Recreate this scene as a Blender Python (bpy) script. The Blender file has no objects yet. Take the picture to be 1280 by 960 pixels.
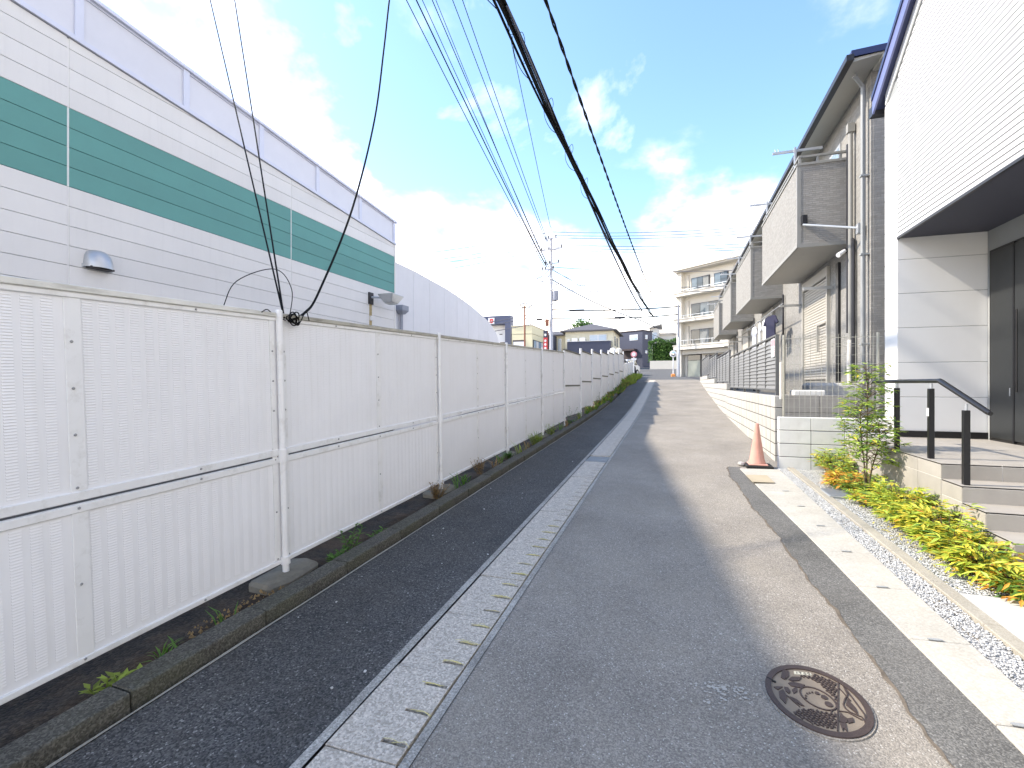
import bpy, bmesh, math, random
from mathutils import Vector, Matrix
import numpy as np
R = random.Random(7)
S = bpy.context.scene
COL = S.collection
# ---------------------------------------------------------------- camera, sky, sun, exposure
cd = bpy.data.cameras.new('camera'); cam = bpy.data.objects.new('camera', cd); COL.objects.link(cam)
cd.sensor_width = 36.0; cd.lens = 36.0 * 600 / 1280; cd.clip_start = .05; cd.clip_end = 3000
cam.location = (0, 0, 1.6); cam.rotation_euler = (math.radians(90), 0, math.atan2(200, 600))
S.camera = cam
SUN = Vector((1, .12, -.865)).normalized()
sl = bpy.data.lights.new('sun', 'SUN'); sl.energy = 2.25; sl.angle = math.radians(1.3); sl.color = (1, .90, .76)
so = bpy.data.objects.new('sun', sl); COL.objects.link(so); so.location = (-30, 0, 40)
so.rotation_euler = SUN.to_track_quat('-Z', 'Y').to_euler()
W = bpy.data.worlds.new('World'); S.world = W; W.use_nodes = True
nt = W.node_tree; nt.nodes.clear()
def N(tree, typ, **kw):
    n = tree.nodes.new(typ)
    for k, v in kw.items():
        if k == 'i':
            for a, b in v.items(): n.inputs[a].default_value = b
        else: setattr(n, k, v)
    return n
def L(tree, a, b): tree.links.new(a, b)
sky = N(nt, 'ShaderNodeTexSky', sky_type='NISHITA', sun_disc=False, sun_elevation=math.asin(-SUN.z), sun_rotation=math.atan2(-SUN.x, -SUN.y), altitude=50, air_density=1.0, dust_density=.6, ozone_density=1.6)
tc = N(nt, 'ShaderNodeTexCoord'); sep = N(nt, 'ShaderNodeSeparateXYZ'); L(nt, tc.outputs['Generated'], sep.inputs[0])
zc = N(nt, 'ShaderNodeMath', operation='MAXIMUM', i={1: 0.0}); L(nt, sep.outputs[2], zc.inputs[0])
za = N(nt, 'ShaderNodeMath', operation='ADD', i={1: .22}); L(nt, zc.outputs[0], za.inputs[0])
inv = N(nt, 'ShaderNodeMath', operation='DIVIDE', i={0: 1.0}); L(nt, za.outputs[0], inv.inputs[1])
vs = N(nt, 'ShaderNodeVectorMath', operation='SCALE'); L(nt, tc.outputs['Generated'], vs.inputs[0]); L(nt, inv.outputs[0], vs.inputs['Scale'])
mp = N(nt, 'ShaderNodeMapping', i={'Location': (3.3, 1.2, 0), 'Scale': (1.0, .8, .5)}); L(nt, vs.outputs[0], mp.inputs[0])
n1 = N(nt, 'ShaderNodeTexNoise', i={'Scale': 1.5, 'Detail': 9.0, 'Roughness': .56, 'Distortion': .25}); L(nt, mp.outputs[0], n1.inputs[0])
r1 = N(nt, 'ShaderNodeValToRGB'); L(nt, n1.outputs[0], r1.inputs[0])
r1.color_ramp.elements[0].position = .485; r1.color_ramp.elements[0].color = (0, 0, 0, 1)
r1.color_ramp.elements[1].position = .80; r1.color_ramp.elements[1].color = (1, 1, 1, 1)
hz = N(nt, 'ShaderNodeMapRange', interpolation_type='SMOOTHSTEP', i={'From Min': .08, 'From Max': .46, 'To Min': .44, 'To Max': 0.0}); L(nt, sep.outputs[2], hz.inputs[0])
n2 = N(nt, 'ShaderNodeTexNoise', i={'Scale': 2.6, 'Detail': 7.0, 'Roughness': .55}); L(nt, mp.outputs[0], n2.inputs[0])
hn = N(nt, 'ShaderNodeMath', operation='MULTIPLY_ADD', i={1: 1.1, 2: -.38}); L(nt, n2.outputs[0], hn.inputs[0])
ha = N(nt, 'ShaderNodeMath', operation='ADD'); L(nt, hz.outputs[0], ha.inputs[0]); L(nt, hn.outputs[0], ha.inputs[1])
hs = N(nt, 'ShaderNodeMapRange', interpolation_type='SMOOTHSTEP', i={'From Min': .25, 'From Max': .72}); L(nt, ha.outputs[0], hs.inputs[0])
mx = N(nt, 'ShaderNodeMath', operation='MAXIMUM'); L(nt, r1.outputs[0], mx.inputs[0]); L(nt, hs.outputs[0], mx.inputs[1])
cm = N(nt, 'ShaderNodeMath', operation='MULTIPLY', i={1: .9}); L(nt, mx.outputs[0], cm.inputs[0])
mixc = N(nt, 'ShaderNodeMix', data_type='RGBA'); L(nt, cm.outputs[0], mixc.inputs[0])
SKYG = N(nt, 'ShaderNodeMix', data_type='RGBA', blend_type='MULTIPLY', i={0: 1.0, 7: (.80, .88, .93, 1)})
L(nt, sky.outputs[0], SKYG.inputs[6]); L(nt, SKYG.outputs[2], mixc.inputs[6])
mixc.inputs[7].default_value = (10.2, 8.6, 7.0, 1)
bg = N(nt, 'ShaderNodeBackground', i={'Strength': .145}); L(nt, mixc.outputs[2], bg.inputs[0])
wo = N(nt, 'ShaderNodeOutputWorld'); L(nt, bg.outputs[0], wo.inputs[0])
vw = S.view_settings; vw.view_transform = 'Standard'; vw.look = 'None'; vw.exposure = 1.78; vw.gamma = 1; vw.use_curve_mapping = False
# ---------------------------------------------------------------- materials
MATS = {}
def mat(name, col, rough=.6, metal=0., var=.1, vs=3., bump=0., bs=40., rnd=0., spec=.4, stain=0., stcol=(.12, .1, .07), sts=(1, 1, .15), emit=None):
    if name in MATS: return MATS[name]
    m = bpy.data.materials.new(name); m.use_nodes = True; t = m.node_tree; b = t.nodes['Principled BSDF']
    b.inputs['Roughness'].default_value = rough; b.inputs['Metallic'].default_value = metal; b.inputs['Specular IOR Level'].default_value = spec
    tc = N(t, 'ShaderNodeTexCoord'); out = None
    rgb = N(t, 'ShaderNodeRGB'); rgb.outputs[0].default_value = (*col, 1); out = rgb.outputs[0]
    if var:
        n = N(t, 'ShaderNodeTexNoise', i={'Scale': vs, 'Detail': 6.0, 'Roughness': .65}); L(t, tc.outputs['Object'], n.inputs[0])
        mr = N(t, 'ShaderNodeMapRange', i={'From Min': .25, 'From Max': .75, 'To Min': 1 - var, 'To Max': 1 + var}); L(t, n.outputs[0], mr.inputs[0])
        mu = N(t, 'ShaderNodeMix', data_type='RGBA', blend_type='MULTIPLY', i={0: 1.0}); L(t, out, mu.inputs[6]); L(t, mr.outputs[0], mu.inputs[7]); out = mu.outputs[2]
        rr = N(t, 'ShaderNodeMapRange', i={'From Min': .2, 'From Max': .8, 'To Min': max(.03, rough - .08), 'To Max': min(1, rough + .1)}); L(t, n.outputs[0], rr.inputs[0]); L(t, rr.outputs[0], b.inputs['Roughness'])
    if rnd:
        oi = N(t, 'ShaderNodeObjectInfo'); mr = N(t, 'ShaderNodeMapRange', i={'To Min': 1 - rnd, 'To Max': 1 + rnd}); L(t, oi.outputs['Random'], mr.inputs[0])
        mu = N(t, 'ShaderNodeMix', data_type='RGBA', blend_type='MULTIPLY', i={0: 1.0}); L(t, out, mu.inputs[6]); L(t, mr.outputs[0], mu.inputs[7]); out = mu.outputs[2]
    if stain:
        mp = N(t, 'ShaderNodeMapping', i={'Scale': sts}); L(t, tc.outputs['Object'], mp.inputs[0])
        n = N(t, 'ShaderNodeTexNoise', i={'Scale': 6.0, 'Detail': 8.0, 'Roughness': .7}); L(t, mp.outputs[0], n.inputs[0])
        mr = N(t, 'ShaderNodeMapRange', i={'From Min': .52, 'From Max': .8, 'To Min': 0., 'To Max': stain}); L(t, n.outputs[0], mr.inputs[0])
        mu = N(t, 'ShaderNodeMix', data_type='RGBA', i={7: (*stcol, 1)}); L(t, mr.outputs[0], mu.inputs[0]); L(t, out, mu.inputs[6]); out = mu.outputs[2]
    L(t, out, b.inputs['Base Color'])
    if bump:
        n = N(t, 'ShaderNodeTexNoise', i={'Scale': bs, 'Detail': 4.0, 'Roughness': .6}); L(t, tc.outputs['Object'], n.inputs[0])
        bp = N(t, 'ShaderNodeBump', i={'Strength': bump, 'Distance': .01}); L(t, n.outputs[0], bp.inputs['Height']); L(t, bp.outputs[0], b.inputs['Normal'])
    if emit: b.inputs['Emission Color'].default_value = (*col, 1); b.inputs['Emission Strength'].default_value = emit
    MATS[name] = m; return m
def aggregate(name, dark, light, sc=150., lo=.3, hi=.9, bump=.5, patch=.15, ps=.7, tint=(.5, .45, .36), tamt=.0, white=.0, rough=.85, wcol=(.5, .49, .46)):
    """road or concrete surface with stones showing in it"""
    m = bpy.data.materials.new(name); m.use_nodes = True; t = m.node_tree; b = t.nodes['Principled BSDF']
    b.inputs['Roughness'].default_value = rough; b.inputs['Specular IOR Level'].default_value = .3
    tc = N(t, 'ShaderNodeTexCoord'); P = tc.outputs['Object']
    v = N(t, 'ShaderNodeTexVoronoi', i={'Scale': sc}); L(t, P, v.inputs[0])
    sp = N(t, 'ShaderNodeSeparateColor'); L(t, v.outputs['Color'], sp.inputs[0])
    ramp = N(t, 'ShaderNodeMapRange', i={'From Min': lo, 'From Max': hi}); L(t, sp.outputs[0], ramp.inputs[0])
    nf = N(t, 'ShaderNodeTexNoise', i={'Scale': sc * .6, 'Detail': 3.0}); L(t, P, nf.inputs[0])
    av = N(t, 'ShaderNodeMath', operation='MULTIPLY'); L(t, ramp.outputs[0], av.inputs[0]); L(t, nf.outputs[0], av.inputs[1])
    mx = N(t, 'ShaderNodeMix', data_type='RGBA', i={6: (*dark, 1), 7: (*light, 1)}); L(t, av.outputs[0], mx.inputs[0]); out = mx.outputs[2]
    if white:
        w = N(t, 'ShaderNodeMapRange', i={'From Min': 1 - white, 'From Max': 1 - white + .015}); L(t, sp.outputs[1], w.inputs[0])
        mw = N(t, 'ShaderNodeMix', data_type='RGBA', i={7: (*wcol, 1)}); L(t, w.outputs[0], mw.inputs[0]); L(t, out, mw.inputs[6]); out = mw.outputs[2]
    n = N(t, 'ShaderNodeTexNoise', i={'Scale': ps, 'Detail': 8.0, 'Roughness': .65}); L(t, P, n.inputs[0])
    mr = N(t, 'ShaderNodeMapRange', i={'From Min': .3, 'From Max': .7, 'To Min': 1 - patch, 'To Max': 1 + patch}); L(t, n.outputs[0], mr.inputs[0])
    mu = N(t, 'ShaderNodeMix', data_type='RGBA', blend_type='MULTIPLY', i={0: 1.0}); L(t, out, mu.inputs[6]); L(t, mr.outputs[0], mu.inputs[7]); out = mu.outputs[2]
    if tamt:
        n3 = N(t, 'ShaderNodeTexNoise', i={'Scale': 1.7, 'Detail': 9.0, 'Roughness': .7}); L(t, P, n3.inputs[0])
        mr3 = N(t, 'ShaderNodeMapRange', i={'From Min': .45, 'From Max': .75, 'To Max': tamt}); L(t, n3.outputs[0], mr3.inputs[0])
        mt = N(t, 'ShaderNodeMix', data_type='RGBA', i={7: (*tint, 1)}); L(t, mr3.outputs[0], mt.inputs[0]); L(t, out, mt.inputs[6]); out = mt.outputs[2]
    L(t, out, b.inputs['Base Color'])
    bp = N(t, 'ShaderNodeBump', i={'Strength': bump, 'Distance': .004}); L(t, v.outputs['Distance'], bp.inputs['Height']); bp.invert = True; L(t, bp.outputs[0], b.inputs['Normal'])
    MATS[name] = m; return m
def brickmat(name, col, w=.12, h=.04, bump=.5, axis='yz', var=.12):
    """moulded wall cladding: fine brick relief of one colour"""
    m = bpy.data.materials.new(name); m.use_nodes = True; t = m.node_tree; b = t.nodes['Principled BSDF']; b.inputs['Roughness'].default_value = .75
    tc = N(t, 'ShaderNodeTexCoord'); se = N(t, 'ShaderNodeSeparateXYZ'); L(t, tc.outputs['Object'], se.inputs[0])
    ad = N(t, 'ShaderNodeMath', operation='ADD'); L(t, se.outputs[0], ad.inputs[0]); L(t, se.outputs[1], ad.inputs[1])
    co = N(t, 'ShaderNodeCombineXYZ'); L(t, ad.outputs[0], co.inputs[0]); L(t, se.outputs[2], co.inputs[1])
    br = N(t, 'ShaderNodeTexBrick', i={'Scale': 1.0, 'Mortar Size': .004, 'Mortar Smooth': .6, 'Brick Width': w, 'Row Height': h, 'Color1': (1 + var, 1 + var, 1 + var, 1), 'Color2': (1 - var, 1 - var, 1 - var, 1), 'Mortar': (.86, .86, .86, 1)})
    L(t, co.outputs[0], br.inputs[0])
    mu = N(t, 'ShaderNodeMix', data_type='RGBA', blend_type='MULTIPLY', i={0: 1.0, 6: (*col, 1)}); L(t, br.outputs[0], mu.inputs[7]); L(t, mu.outputs[2], b.inputs['Base Color'])
    no = N(t, 'ShaderNodeTexNoise', i={'Scale': 60.0, 'Detail': 3.0}); L(t, tc.outputs['Object'], no.inputs[0])
    hh = N(t, 'ShaderNodeMath', operation='MULTIPLY_ADD', i={1: -1.0}); L(t, br.outputs['Fac'], hh.inputs[0])
    sc = N(t, 'ShaderNodeMath', operation='MULTIPLY', i={1: .6}); L(t, no.outputs[0], sc.inputs[0]); L(t, sc.outputs[0], hh.inputs[2])
    bp = N(t, 'ShaderNodeBump', i={'Strength': bump, 'Distance': .006}); L(t, hh.outputs[0], bp.inputs['Height']); L(t, bp.outputs[0], b.inputs['Normal'])
    MATS[name] = m; return m
def leafmat(name, col, var=.35):
    m = bpy.data.materials.new(name); m.use_nodes = True; t = m.node_tree; b = t.nodes['Principled BSDF']; b.inputs['Roughness'].default_value = .5
    ge = N(t, 'ShaderNodeNewGeometry'); mr = N(t, 'ShaderNodeMapRange', i={'To Min': 1 - var, 'To Max': 1 + var}); L(t, ge.outputs['Random Per Island'], mr.inputs[0])
    mu = N(t, 'ShaderNodeMix', data_type='RGBA', blend_type='MULTIPLY', i={0: 1.0, 6: (*col, 1)}); L(t, mr.outputs[0], mu.inputs[7]); L(t, mu.outputs[2], b.inputs['Base Color'])
    tr = N(t, 'ShaderNodeBsdfTranslucent'); L(t, mu.outputs[2], tr.inputs[0]); ms = N(t, 'ShaderNodeMixShader', i={0: .35})
    L(t, b.outputs[0], ms.inputs[1]); L(t, tr.outputs[0], ms.inputs[2]); L(t, ms.outputs[0], t.nodes['Material Output'].inputs[0])
    MATS[name] = m; return m
def glassmat(name, col=(.12, .16, .2), rough=.05):
    m = mat(name, col, rough=rough, var=.06, vs=2, spec=.9); return m
M = MATS
aggregate('asphalt_new', (.034, .034, .034), (.225, .22, .21), sc=125, lo=.1, hi=1, bump=1, patch=.25, ps=1.1, tint=(.10, .085, .065), tamt=.3, white=.035, wcol=(.25, .245, .235), rough=.8)
aggregate('asphalt_old', (.18, .163, .142), (.52, .475, .41), sc=165, lo=.05, hi=1, bump=.7, patch=.2, ps=.9, tint=(.33, .295, .235), tamt=.35, white=.03, wcol=(.50, .48, .44), rough=.88)
aggregate('asphalt_patch', (.09, .088, .083), (.31, .30, .275), sc=150, lo=.2, hi=1, bump=.5, patch=.22, ps=1.6, tint=(.16, .15, .135), tamt=.5, white=.008, rough=.85)
aggregate('asphalt_far', (.10, .10, .10), (.17, .17, .17), sc=60, bump=.2, patch=.1, ps=.3)
aggregate('gutter_concrete', (.40, .355, .295), (1.0, .91, .79), sc=105, lo=.1, hi=1, bump=.8, patch=.16, ps=3, tint=(.16, .14, .11), tamt=.3)
aggregate('gutter_rim', (.26, .25, .225), (.74, .70, .63), sc=140, lo=.1, hi=1, bump=.6, patch=.25, ps=4, tint=(.13, .12, .11), tamt=.4)
aggregate('kerb_mossy', (.06, .057, .048), (.23, .22, .19), sc=120, lo=.2, hi=1, bump=.7, patch=.3, ps=4, tint=(.07, .075, .04), tamt=.6)
aggregate('kerb_pale', (.40, .38, .335), (.56, .54, .485), sc=90, lo=.1, hi=1, bump=.25, patch=.12, ps=2.5, tint=(.36, .31, .235), tamt=.45)
aggregate('edging_concrete', (.32, .295, .245), (.46, .43, .365), sc=140, bump=.3, patch=.12, ps=3, tint=(.34, .29, .21), tamt=.3)
aggregate('soil', (.022, .018, .015), (.085, .068, .05), sc=70, bump=1, patch=.4, ps=3, tint=(.17, .10, .05), tamt=.55)
aggregate('gravel_ground', (.30, .30, .30), (.48, .48, .47), sc=80, bump=1, patch=.1, ps=3)
mat('pad_concrete', (.50, .49, .46), .85, var=.06, bump=.15, bs=60)
mat('fence_white', (.84, .84, .855), .42, var=.04, vs=1.6, stain=.13, stcol=(.45, .43, .38), sts=(1, 2.2, .10))
mat('fence_rail', (.82, .82, .82), .4, var=.05, vs=4, stain=.5, stcol=(.30, .27, .20), sts=(1, 1, 1))
mat('fence_cap', (.72, .71, .66), .5, var=.1, vs=6, stain=.75, stcol=(.11, .10, .06), sts=(.5, .35, 3))
mat('bolt', (.36, .36, .36), .4, .6, var=.1)
mat('siding_white', (.77, .755, .735), .6, var=.05, vs=.8, rnd=.03, bump=.12, bs=160, stain=.14, stcol=(.42, .41, .40), sts=(1, 1.8, .12))
mat('siding_green', (.125, .325, .30), .6, var=.07, vs=1.5, rnd=.05, bump=.12, bs=160)
mat('joint_dark', (.12, .12, .12), .9, var=.1)
mat('sealant', (.74, .76, .74), .6, var=.05)
mat('parapet_frame', (.64, .66, .76), .4, .1, var=.04)
mat('parapet_panel', (.68, .685, .74), .35, var=.03, rnd=.03)
mat('wall_render', (.75, .745, .76), .75, var=.05, vs=.9, rnd=.02, stain=.16, stcol=(.36, .36, .36), sts=(.8, 1.6, .10), bump=.1, bs=120)
mat('zinc', (.50, .52, .54), .4, .7, var=.1, vs=9)
mat('pipe_grey', (.28, .30, .36), .45, var=.08)
mat('rust_stain', (.42, .33, .17), .85, var=.3, vs=12)
mat('dark_metal', (.035, .035, .04), .4, .3, var=.08)
mat('black_cable', (.005, .005, .005), .7, var=.1, spec=.15)
mat('grey_cable', (.09, .095, .12), .55, var=.1)
mat('white_panel', (.74, .74, .73), .6, var=.02, bump=.06, bs=90)
mat('white_siding', (.60, .60, .60), .5, var=.015, rnd=.01)
mat('painted_groove_shade', (.09, .09, .09), .8, var=.05)
mat('navy_metal', (.035, .045, .11), .4, .2, var=.06)
mat('soffit_dark', (.06, .062, .085), .7, var=.15, vs=30, bump=.1, bs=300)
mat('door_dark', (.022, .024, .025), .35, var=.08, vs=2, bump=.05, bs=200)
mat('door_frame', (.015, .014, .014), .4, var=.05)
mat('trim_grey', (.30, .31, .31), .6, var=.08)
mat('porch_tile', (.36, .335, .30), .55, var=.10, vs=7, rnd=.05, bump=.08, bs=120)
mat('grout', (.62, .60, .56), .9, var=.05)
mat('rail_black', (.010, .010, .012), .35, var=.05)
mat('block_white', (.78, .77, .73), .8, var=.06, vs=5, rnd=.03, bump=.3, bs=110, stain=.25, stcol=(.50, .46, .38), sts=(1, 1, .5))
mat('block_old', (.44, .425, .385), .85, var=.09, vs=4, rnd=.05, bump=.35, bs=90, stain=.5, stcol=(.36, .31, .23), sts=(1, 1, .35))
mat('mortar', (.09, .088, .08), .95, var=.1)
mat('footing_dirty', (.20, .185, .15), .95, var=.3, vs=7, bump=.6, bs=40, stain=.7, stcol=(.06, .06, .035), sts=(1, 1, 1))
mat('concrete_grey', (.34, .325, .30), .9, var=.14, vs=4, bump=.3, bs=70, stain=.4, stcol=(.17, .15, .12), sts=(1, 1, .3))
mat('louvre_grey', (.20, .20, .195), .45, .1, var=.05, rnd=.04)
mat('louvre_post', (.13, .132, .13), .45, .1, var=.05)
mat('mesh_wire', (.44, .43, .37), .5, .2, var=.08)
brickmat('brick_grey', (.275, .265, .245), bump=.9)
brickmat('brick_dark', (.285, .272, .25), bump=.9)
mat('balcony_soffit', (.50, .48, .43), .7, var=.04)
mat('trim_taupe', (.26, .255, .235), .5, var=.05)
mat('eave_cream', (.48, .47, .42), .6, var=.04)
mat('shutter', (.47, .44, .385), .5, .05, var=.05, rnd=.04)
mat('shutter_box', (.40, .385, .345), .5, var=.05)
mat('aluminium', (.52, .53, .53), .35, .6, var=.06)
glassmat('glass_sky', (.32, .42, .52)); glassmat('glass_dark', (.035, .045, .05))
mat('curtain', (.62, .63, .62), .8, var=.08)
mat('cone_orange', (.62, .31, .245), .6, var=.12, vs=8, stain=.4, stcol=(.80, .50, .42), sts=(1, 1, .4))
mat('rubber', (.022, .021, .02), .8, var=.2, vs=20)
mat('iron', (.085, .062, .055), .5, .45, var=.2, vs=14, bump=.2, bs=150)
mat('iron_light', (.225, .185, .14), .7, .05, var=.16, vs=9, bump=.2, bs=150)
mat('plate_white', (.62, .58, .45), .6, var=.1)
mat('plastic_lid', (.16, .175, .20), .5, var=.06)
mat('straw', (.72, .64, .26), .7, var=.2, vs=30)
mat('tan_plate', (.40, .34, .24), .8, var=.1)
mat('apt_cream', (.66, .63, .56), .8, var=.04, vs=1)
mat('apt_trim', (.55, .52, .46), .8, var=.05)  # slightly darker cream for lips, cornice, pipes and roof edges
mat('cream_house', (.66, .61, .46), .8, var=.04, vs=1)
mat('roof_slate', (.105, .10, .105), .7, var=.1, vs=4, rnd=.06)
mat('navy_house', (.055, .062, .098), .6, var=.05, vs=1)
mat('brown_dark', (.06, .045, .05), .6, var=.1)
mat('store_frame', (.07, .085, .15), .5, var=.05)
mat('store_white', (.80, .80, .80), .6, var=.03)
mat('cream_shop', (.74, .68, .46), .7, var=.03)
mat('red_print', (.65, .05, .06), .5, var=.05)
mat('pink_print', (.74, .30, .33), .6, var=.05)
mat('pole_brown', (.26, .10, .06), .6, var=.1)
mat('pole_concrete', (.46, .47, .51), .8, var=.08, vs=2)
mat('porcelain', (.30, .31, .36), .3, var=.05)
mat('cloth_white', (.82, .82, .82), .9, var=.03)
mat('cloth_navy', (.022, .022, .05), .9, var=.08)
mat('cloth_grey', (.45, .46, .50), .9, var=.05)
mat('car_paint', (.03, .032, .04), .25, .3, var=.02)
mat('car_white', (.78, .79, .80), .3, var=.02)
mat('tyre', (.015, .015, .015), .8, var=.1)
mat('stone_grey', (.42, .41, .39), .9, var=.15, vs=5, bump=.4, bs=50)
mat('bark', (.13, .095, .065), .9, var=.25, vs=20, bump=.5, bs=80)
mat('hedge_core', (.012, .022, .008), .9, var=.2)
mat('white_pipe', (.70, .66, .60), .5, var=.06)
mat('sign_white', (.80, .80, .80), .4, var=.03)
mat('orange_paint', (.72, .28, .08), .5, var=.06)
mat('mirror_face', (.75, .76, .78), .05, 1.0, var=0)
for nm, c in (('leaf_green', (.11, .23, .04)), ('leaf_light', (.36, .48, .08)), ('leaf_lime', (.50, .60, .08)), ('leaf_yellow', (.74, .62, .08)), ('leaf_orange', (.72, .34, .06)), ('leaf_dark', (.026, .06, .014)), ('hedge_leaf', (.05, .125, .025)), ('hedge_light', (.12, .24, .045)), ('weed', (.10, .22, .03)), ('grass_sunny', (.30, .38, .06)), ('dry', (.33, .22, .09))):
    leafmat(nm, c)
# ---------------------------------------------------------------- mesh helpers
class MB:
    def __init__(s): s.v = []; s.f = []
    def add(s, vs, fs):
        o = len(s.v); s.v += [tuple(v) for v in vs]; s.f += [tuple(o + i for i in f) for f in fs]; return s
    def box(s, x0, x1, y0, y1, z0, z1):
        return s.add([(x0, y0, z0), (x1, y0, z0), (x1, y1, z0), (x0, y1, z0), (x0, y0, z1), (x1, y0, z1), (x1, y1, z1), (x0, y1, z1)],
                     [(0, 3, 2, 1), (4, 5, 6, 7), (0, 1, 5, 4), (1, 2, 6, 5), (2, 3, 7, 6), (3, 0, 4, 7)])
    def obox(s, o, a, b, c, a0, a1, b0, b1, c0, c1):
        o, a, b, c = map(Vector, (o, a, b, c)); P = lambda i, j, k: o + a * i + b * j + c * k
        return s.add([P(a0, b0, c0), P(a1, b0, c0), P(a1, b1, c0), P(a0, b1, c0), P(a0, b0, c1), P(a1, b0, c1), P(a1, b1, c1), P(a0, b1, c1)],
                     [(0, 3, 2, 1), (4, 5, 6, 7), (0, 1, 5, 4), (1, 2, 6, 5), (2, 3, 7, 6), (3, 0, 4, 7)])
    def ext(s, pts, vec):
        n = len(pts); v = Vector(vec); a = [Vector(p) for p in pts]
        return s.add(a + [p + v for p in a], [tuple(range(n))[::-1], tuple(range(n, 2 * n))] + [(i, (i + 1) % n, n + (i + 1) % n, n + i) for i in range(n)])
    def tube(s, pts, r, n=6, cap=True):
        P = [Vector(p) for p in pts]; m = len(P); rs = r if isinstance(r, (list, tuple)) else [r] * m
        o = len(s.v); up = None
        for i, p in enumerate(P):
            d = (P[min(i + 1, m - 1)] - P[max(i - 1, 0)]).normalized()
            if up is None: up = d.orthogonal().normalized()
            x = (up - d * up.dot(d))
            x = x.normalized() if x.length > 1e-6 else d.orthogonal().normalized()
            up = x; y = d.cross(x)
            for k in range(n):
                a = 2 * math.pi * k / n; s.v.append(tuple(p + (x * math.cos(a) + y * math.sin(a)) * rs[i]))
        for i in range(m - 1):
            for k in range(n):
                s.f.append((o + i * n + k, o + i * n + (k + 1) % n, o + (i + 1) * n + (k + 1) % n, o + (i + 1) * n + k))
        if cap: s.f.append(tuple(o + k for k in range(n))[::-1]); s.f.append(tuple(o + (m - 1) * n + k for k in range(n)))
        return s
    def lathe(s, prof, c=(0, 0, 0), n=16):
        o = len(s.v); c = Vector(c)
        for r, z in prof:
            for k in range(n):
                a = 2 * math.pi * k / n; s.v.append(tuple(c + Vector((r * math.cos(a), r * math.sin(a), z))))
        for i in range(len(prof) - 1):
            for k in range(n): s.f.append((o + i * n + k, o + i * n + (k + 1) % n, o + (i + 1) * n + (k + 1) % n, o + (i + 1) * n + k))
        s.f.append(tuple(o + k for k in range(n))[::-1]); s.f.append(tuple(o + (len(prof) - 1) * n + k for k in range(n))); return s
    def rot(s, ang, axis='Z', c=(0, 0, 0)):
        m = Matrix.Rotation(ang, 3, axis); c = Vector(c); s.v = [tuple(m @ (Vector(v) - c) + c) for v in s.v]; return s
    def mesh(s, name, mt, off=(0, 0, 0), smooth=False, bevel=0):
        me = bpy.data.meshes.new(name); ox, oy, oz = off
        me.from_pydata([(x - ox, y - oy, z - oz) for x, y, z in s.v], [], s.f)
        if bevel:
            bm = bmesh.new(); bm.from_mesh(me); bmesh.ops.bevel(bm, geom=bm.edges[:], offset=bevel, segments=1, affect='EDGES', clamp_overlap=True); bm.to_mesh(me); bm.free()
        me.materials.append(M[mt] if isinstance(mt, str) else mt)
        if smooth:
            me.polygons.foreach_set('use_smooth', [True] * len(me.polygons))
            me.set_sharp_from_angle(angle=math.radians(40))
        me.update(); return me
    def build(s, name, mt, parent=None, origin=None, local=False, smooth=False, bevel=0, kind=None):
        off = (0, 0, 0)
        if parent is not None and not local: off = wl(parent)
        if origin is not None: off = origin
        o = bpy.data.objects.new(name, s.mesh(name, mt, off, smooth, bevel)); COL.objects.link(o)
        if parent is not None: o.parent = parent
        if origin is not None: o.location = Vector(origin) - (Vector(wl(parent)) if parent is not None else Vector())
        if kind: o['kind'] = kind
        return o
def wl(o):
    v = Vector()
    while o is not None: v += o.location; o = o.parent
    return v
def inst(name, me, loc, parent=None, rz=0, scale=None):
    o = bpy.data.objects.new(name, me); COL.objects.link(o); o.location = loc; o.rotation_euler[2] = rz
    if scale: o.scale = scale
    if parent is not None: o.parent = parent
    return o
def tag(o, label, cat, group=None):
    o['label'] = label; o['category'] = cat
    if group: o['group'] = group
    return o
def thing(name, loc, label, cat, group=None):
    o = bpy.data.objects.new(name, None); COL.objects.link(o); o.location = loc; o.empty_display_size = .2
    return tag(o, label, cat, group)
def copy_tree(o, loc, label=None, parent=None):
    c = o.copy(); COL.objects.link(c)
    if parent is None: c.location = loc
    else: c.parent = parent
    if label: c['label'] = label
    for ch in list(o.children): copy_tree(ch, None, None, c)
    return c
def one(name, mb, mt, label, cat, origin, group=None, **k):
    return tag(mb.build(name, mt, origin=origin, **k), label, cat, group)
def struct(name, mb, mt, **k): return mb.build(name, mt, kind='structure', **k)
def bx(*a): return MB().box(*a)
PROF = [(-80, -2.78), (13, .452), (16, .575), (19, .74), (25, 1.20), (31, 1.72), (36, 2.05), (40, 2.17), (44.5, 2.25), (50, 2.6), (58, 3.32), (75, 4.3), (110, 5.0), (1500, 5.0)]
def gz(y):
    for (a, b), (c_, d) in zip(PROF, PROF[1:]):
        if y <= c_: return b + (d - b) * (y - a) / (c_ - a)
    return PROF[-1][1]
def lerp(tab, y):
    if y <= tab[0][0]: return tab[0][1]
    for (a, b), (c_, d) in zip(tab, tab[1:]):
        if y <= c_: return b + (d - b) * (y - a) / (c_ - a)
    return tab[-1][1]
def strip(xl, xr, y0, y1, dz, dy=.25, nx=1):
    f = lambda t, y: lerp(t, y) if isinstance(t, list) else t(y) if callable(t) else t
    n = max(1, int(round((y1 - y0) / dy))); b = MB(); vs = []; fs = []
    for i in range(n + 1):
        y = y0 + (y1 - y0) * i / n; a, c_ = f(xl, y), f(xr, y)
        for j in range(nx + 1): vs.append((a + (c_ - a) * j / nx, y, gz(y) + (dz(y, j / nx) if callable(dz) else dz)))
    for i in range(n):
        for j in range(nx):
            k = i * (nx + 1) + j; fs.append((k, k + 1, k + nx + 2, k + nx + 1))
    return b.add(vs, fs)
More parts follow.
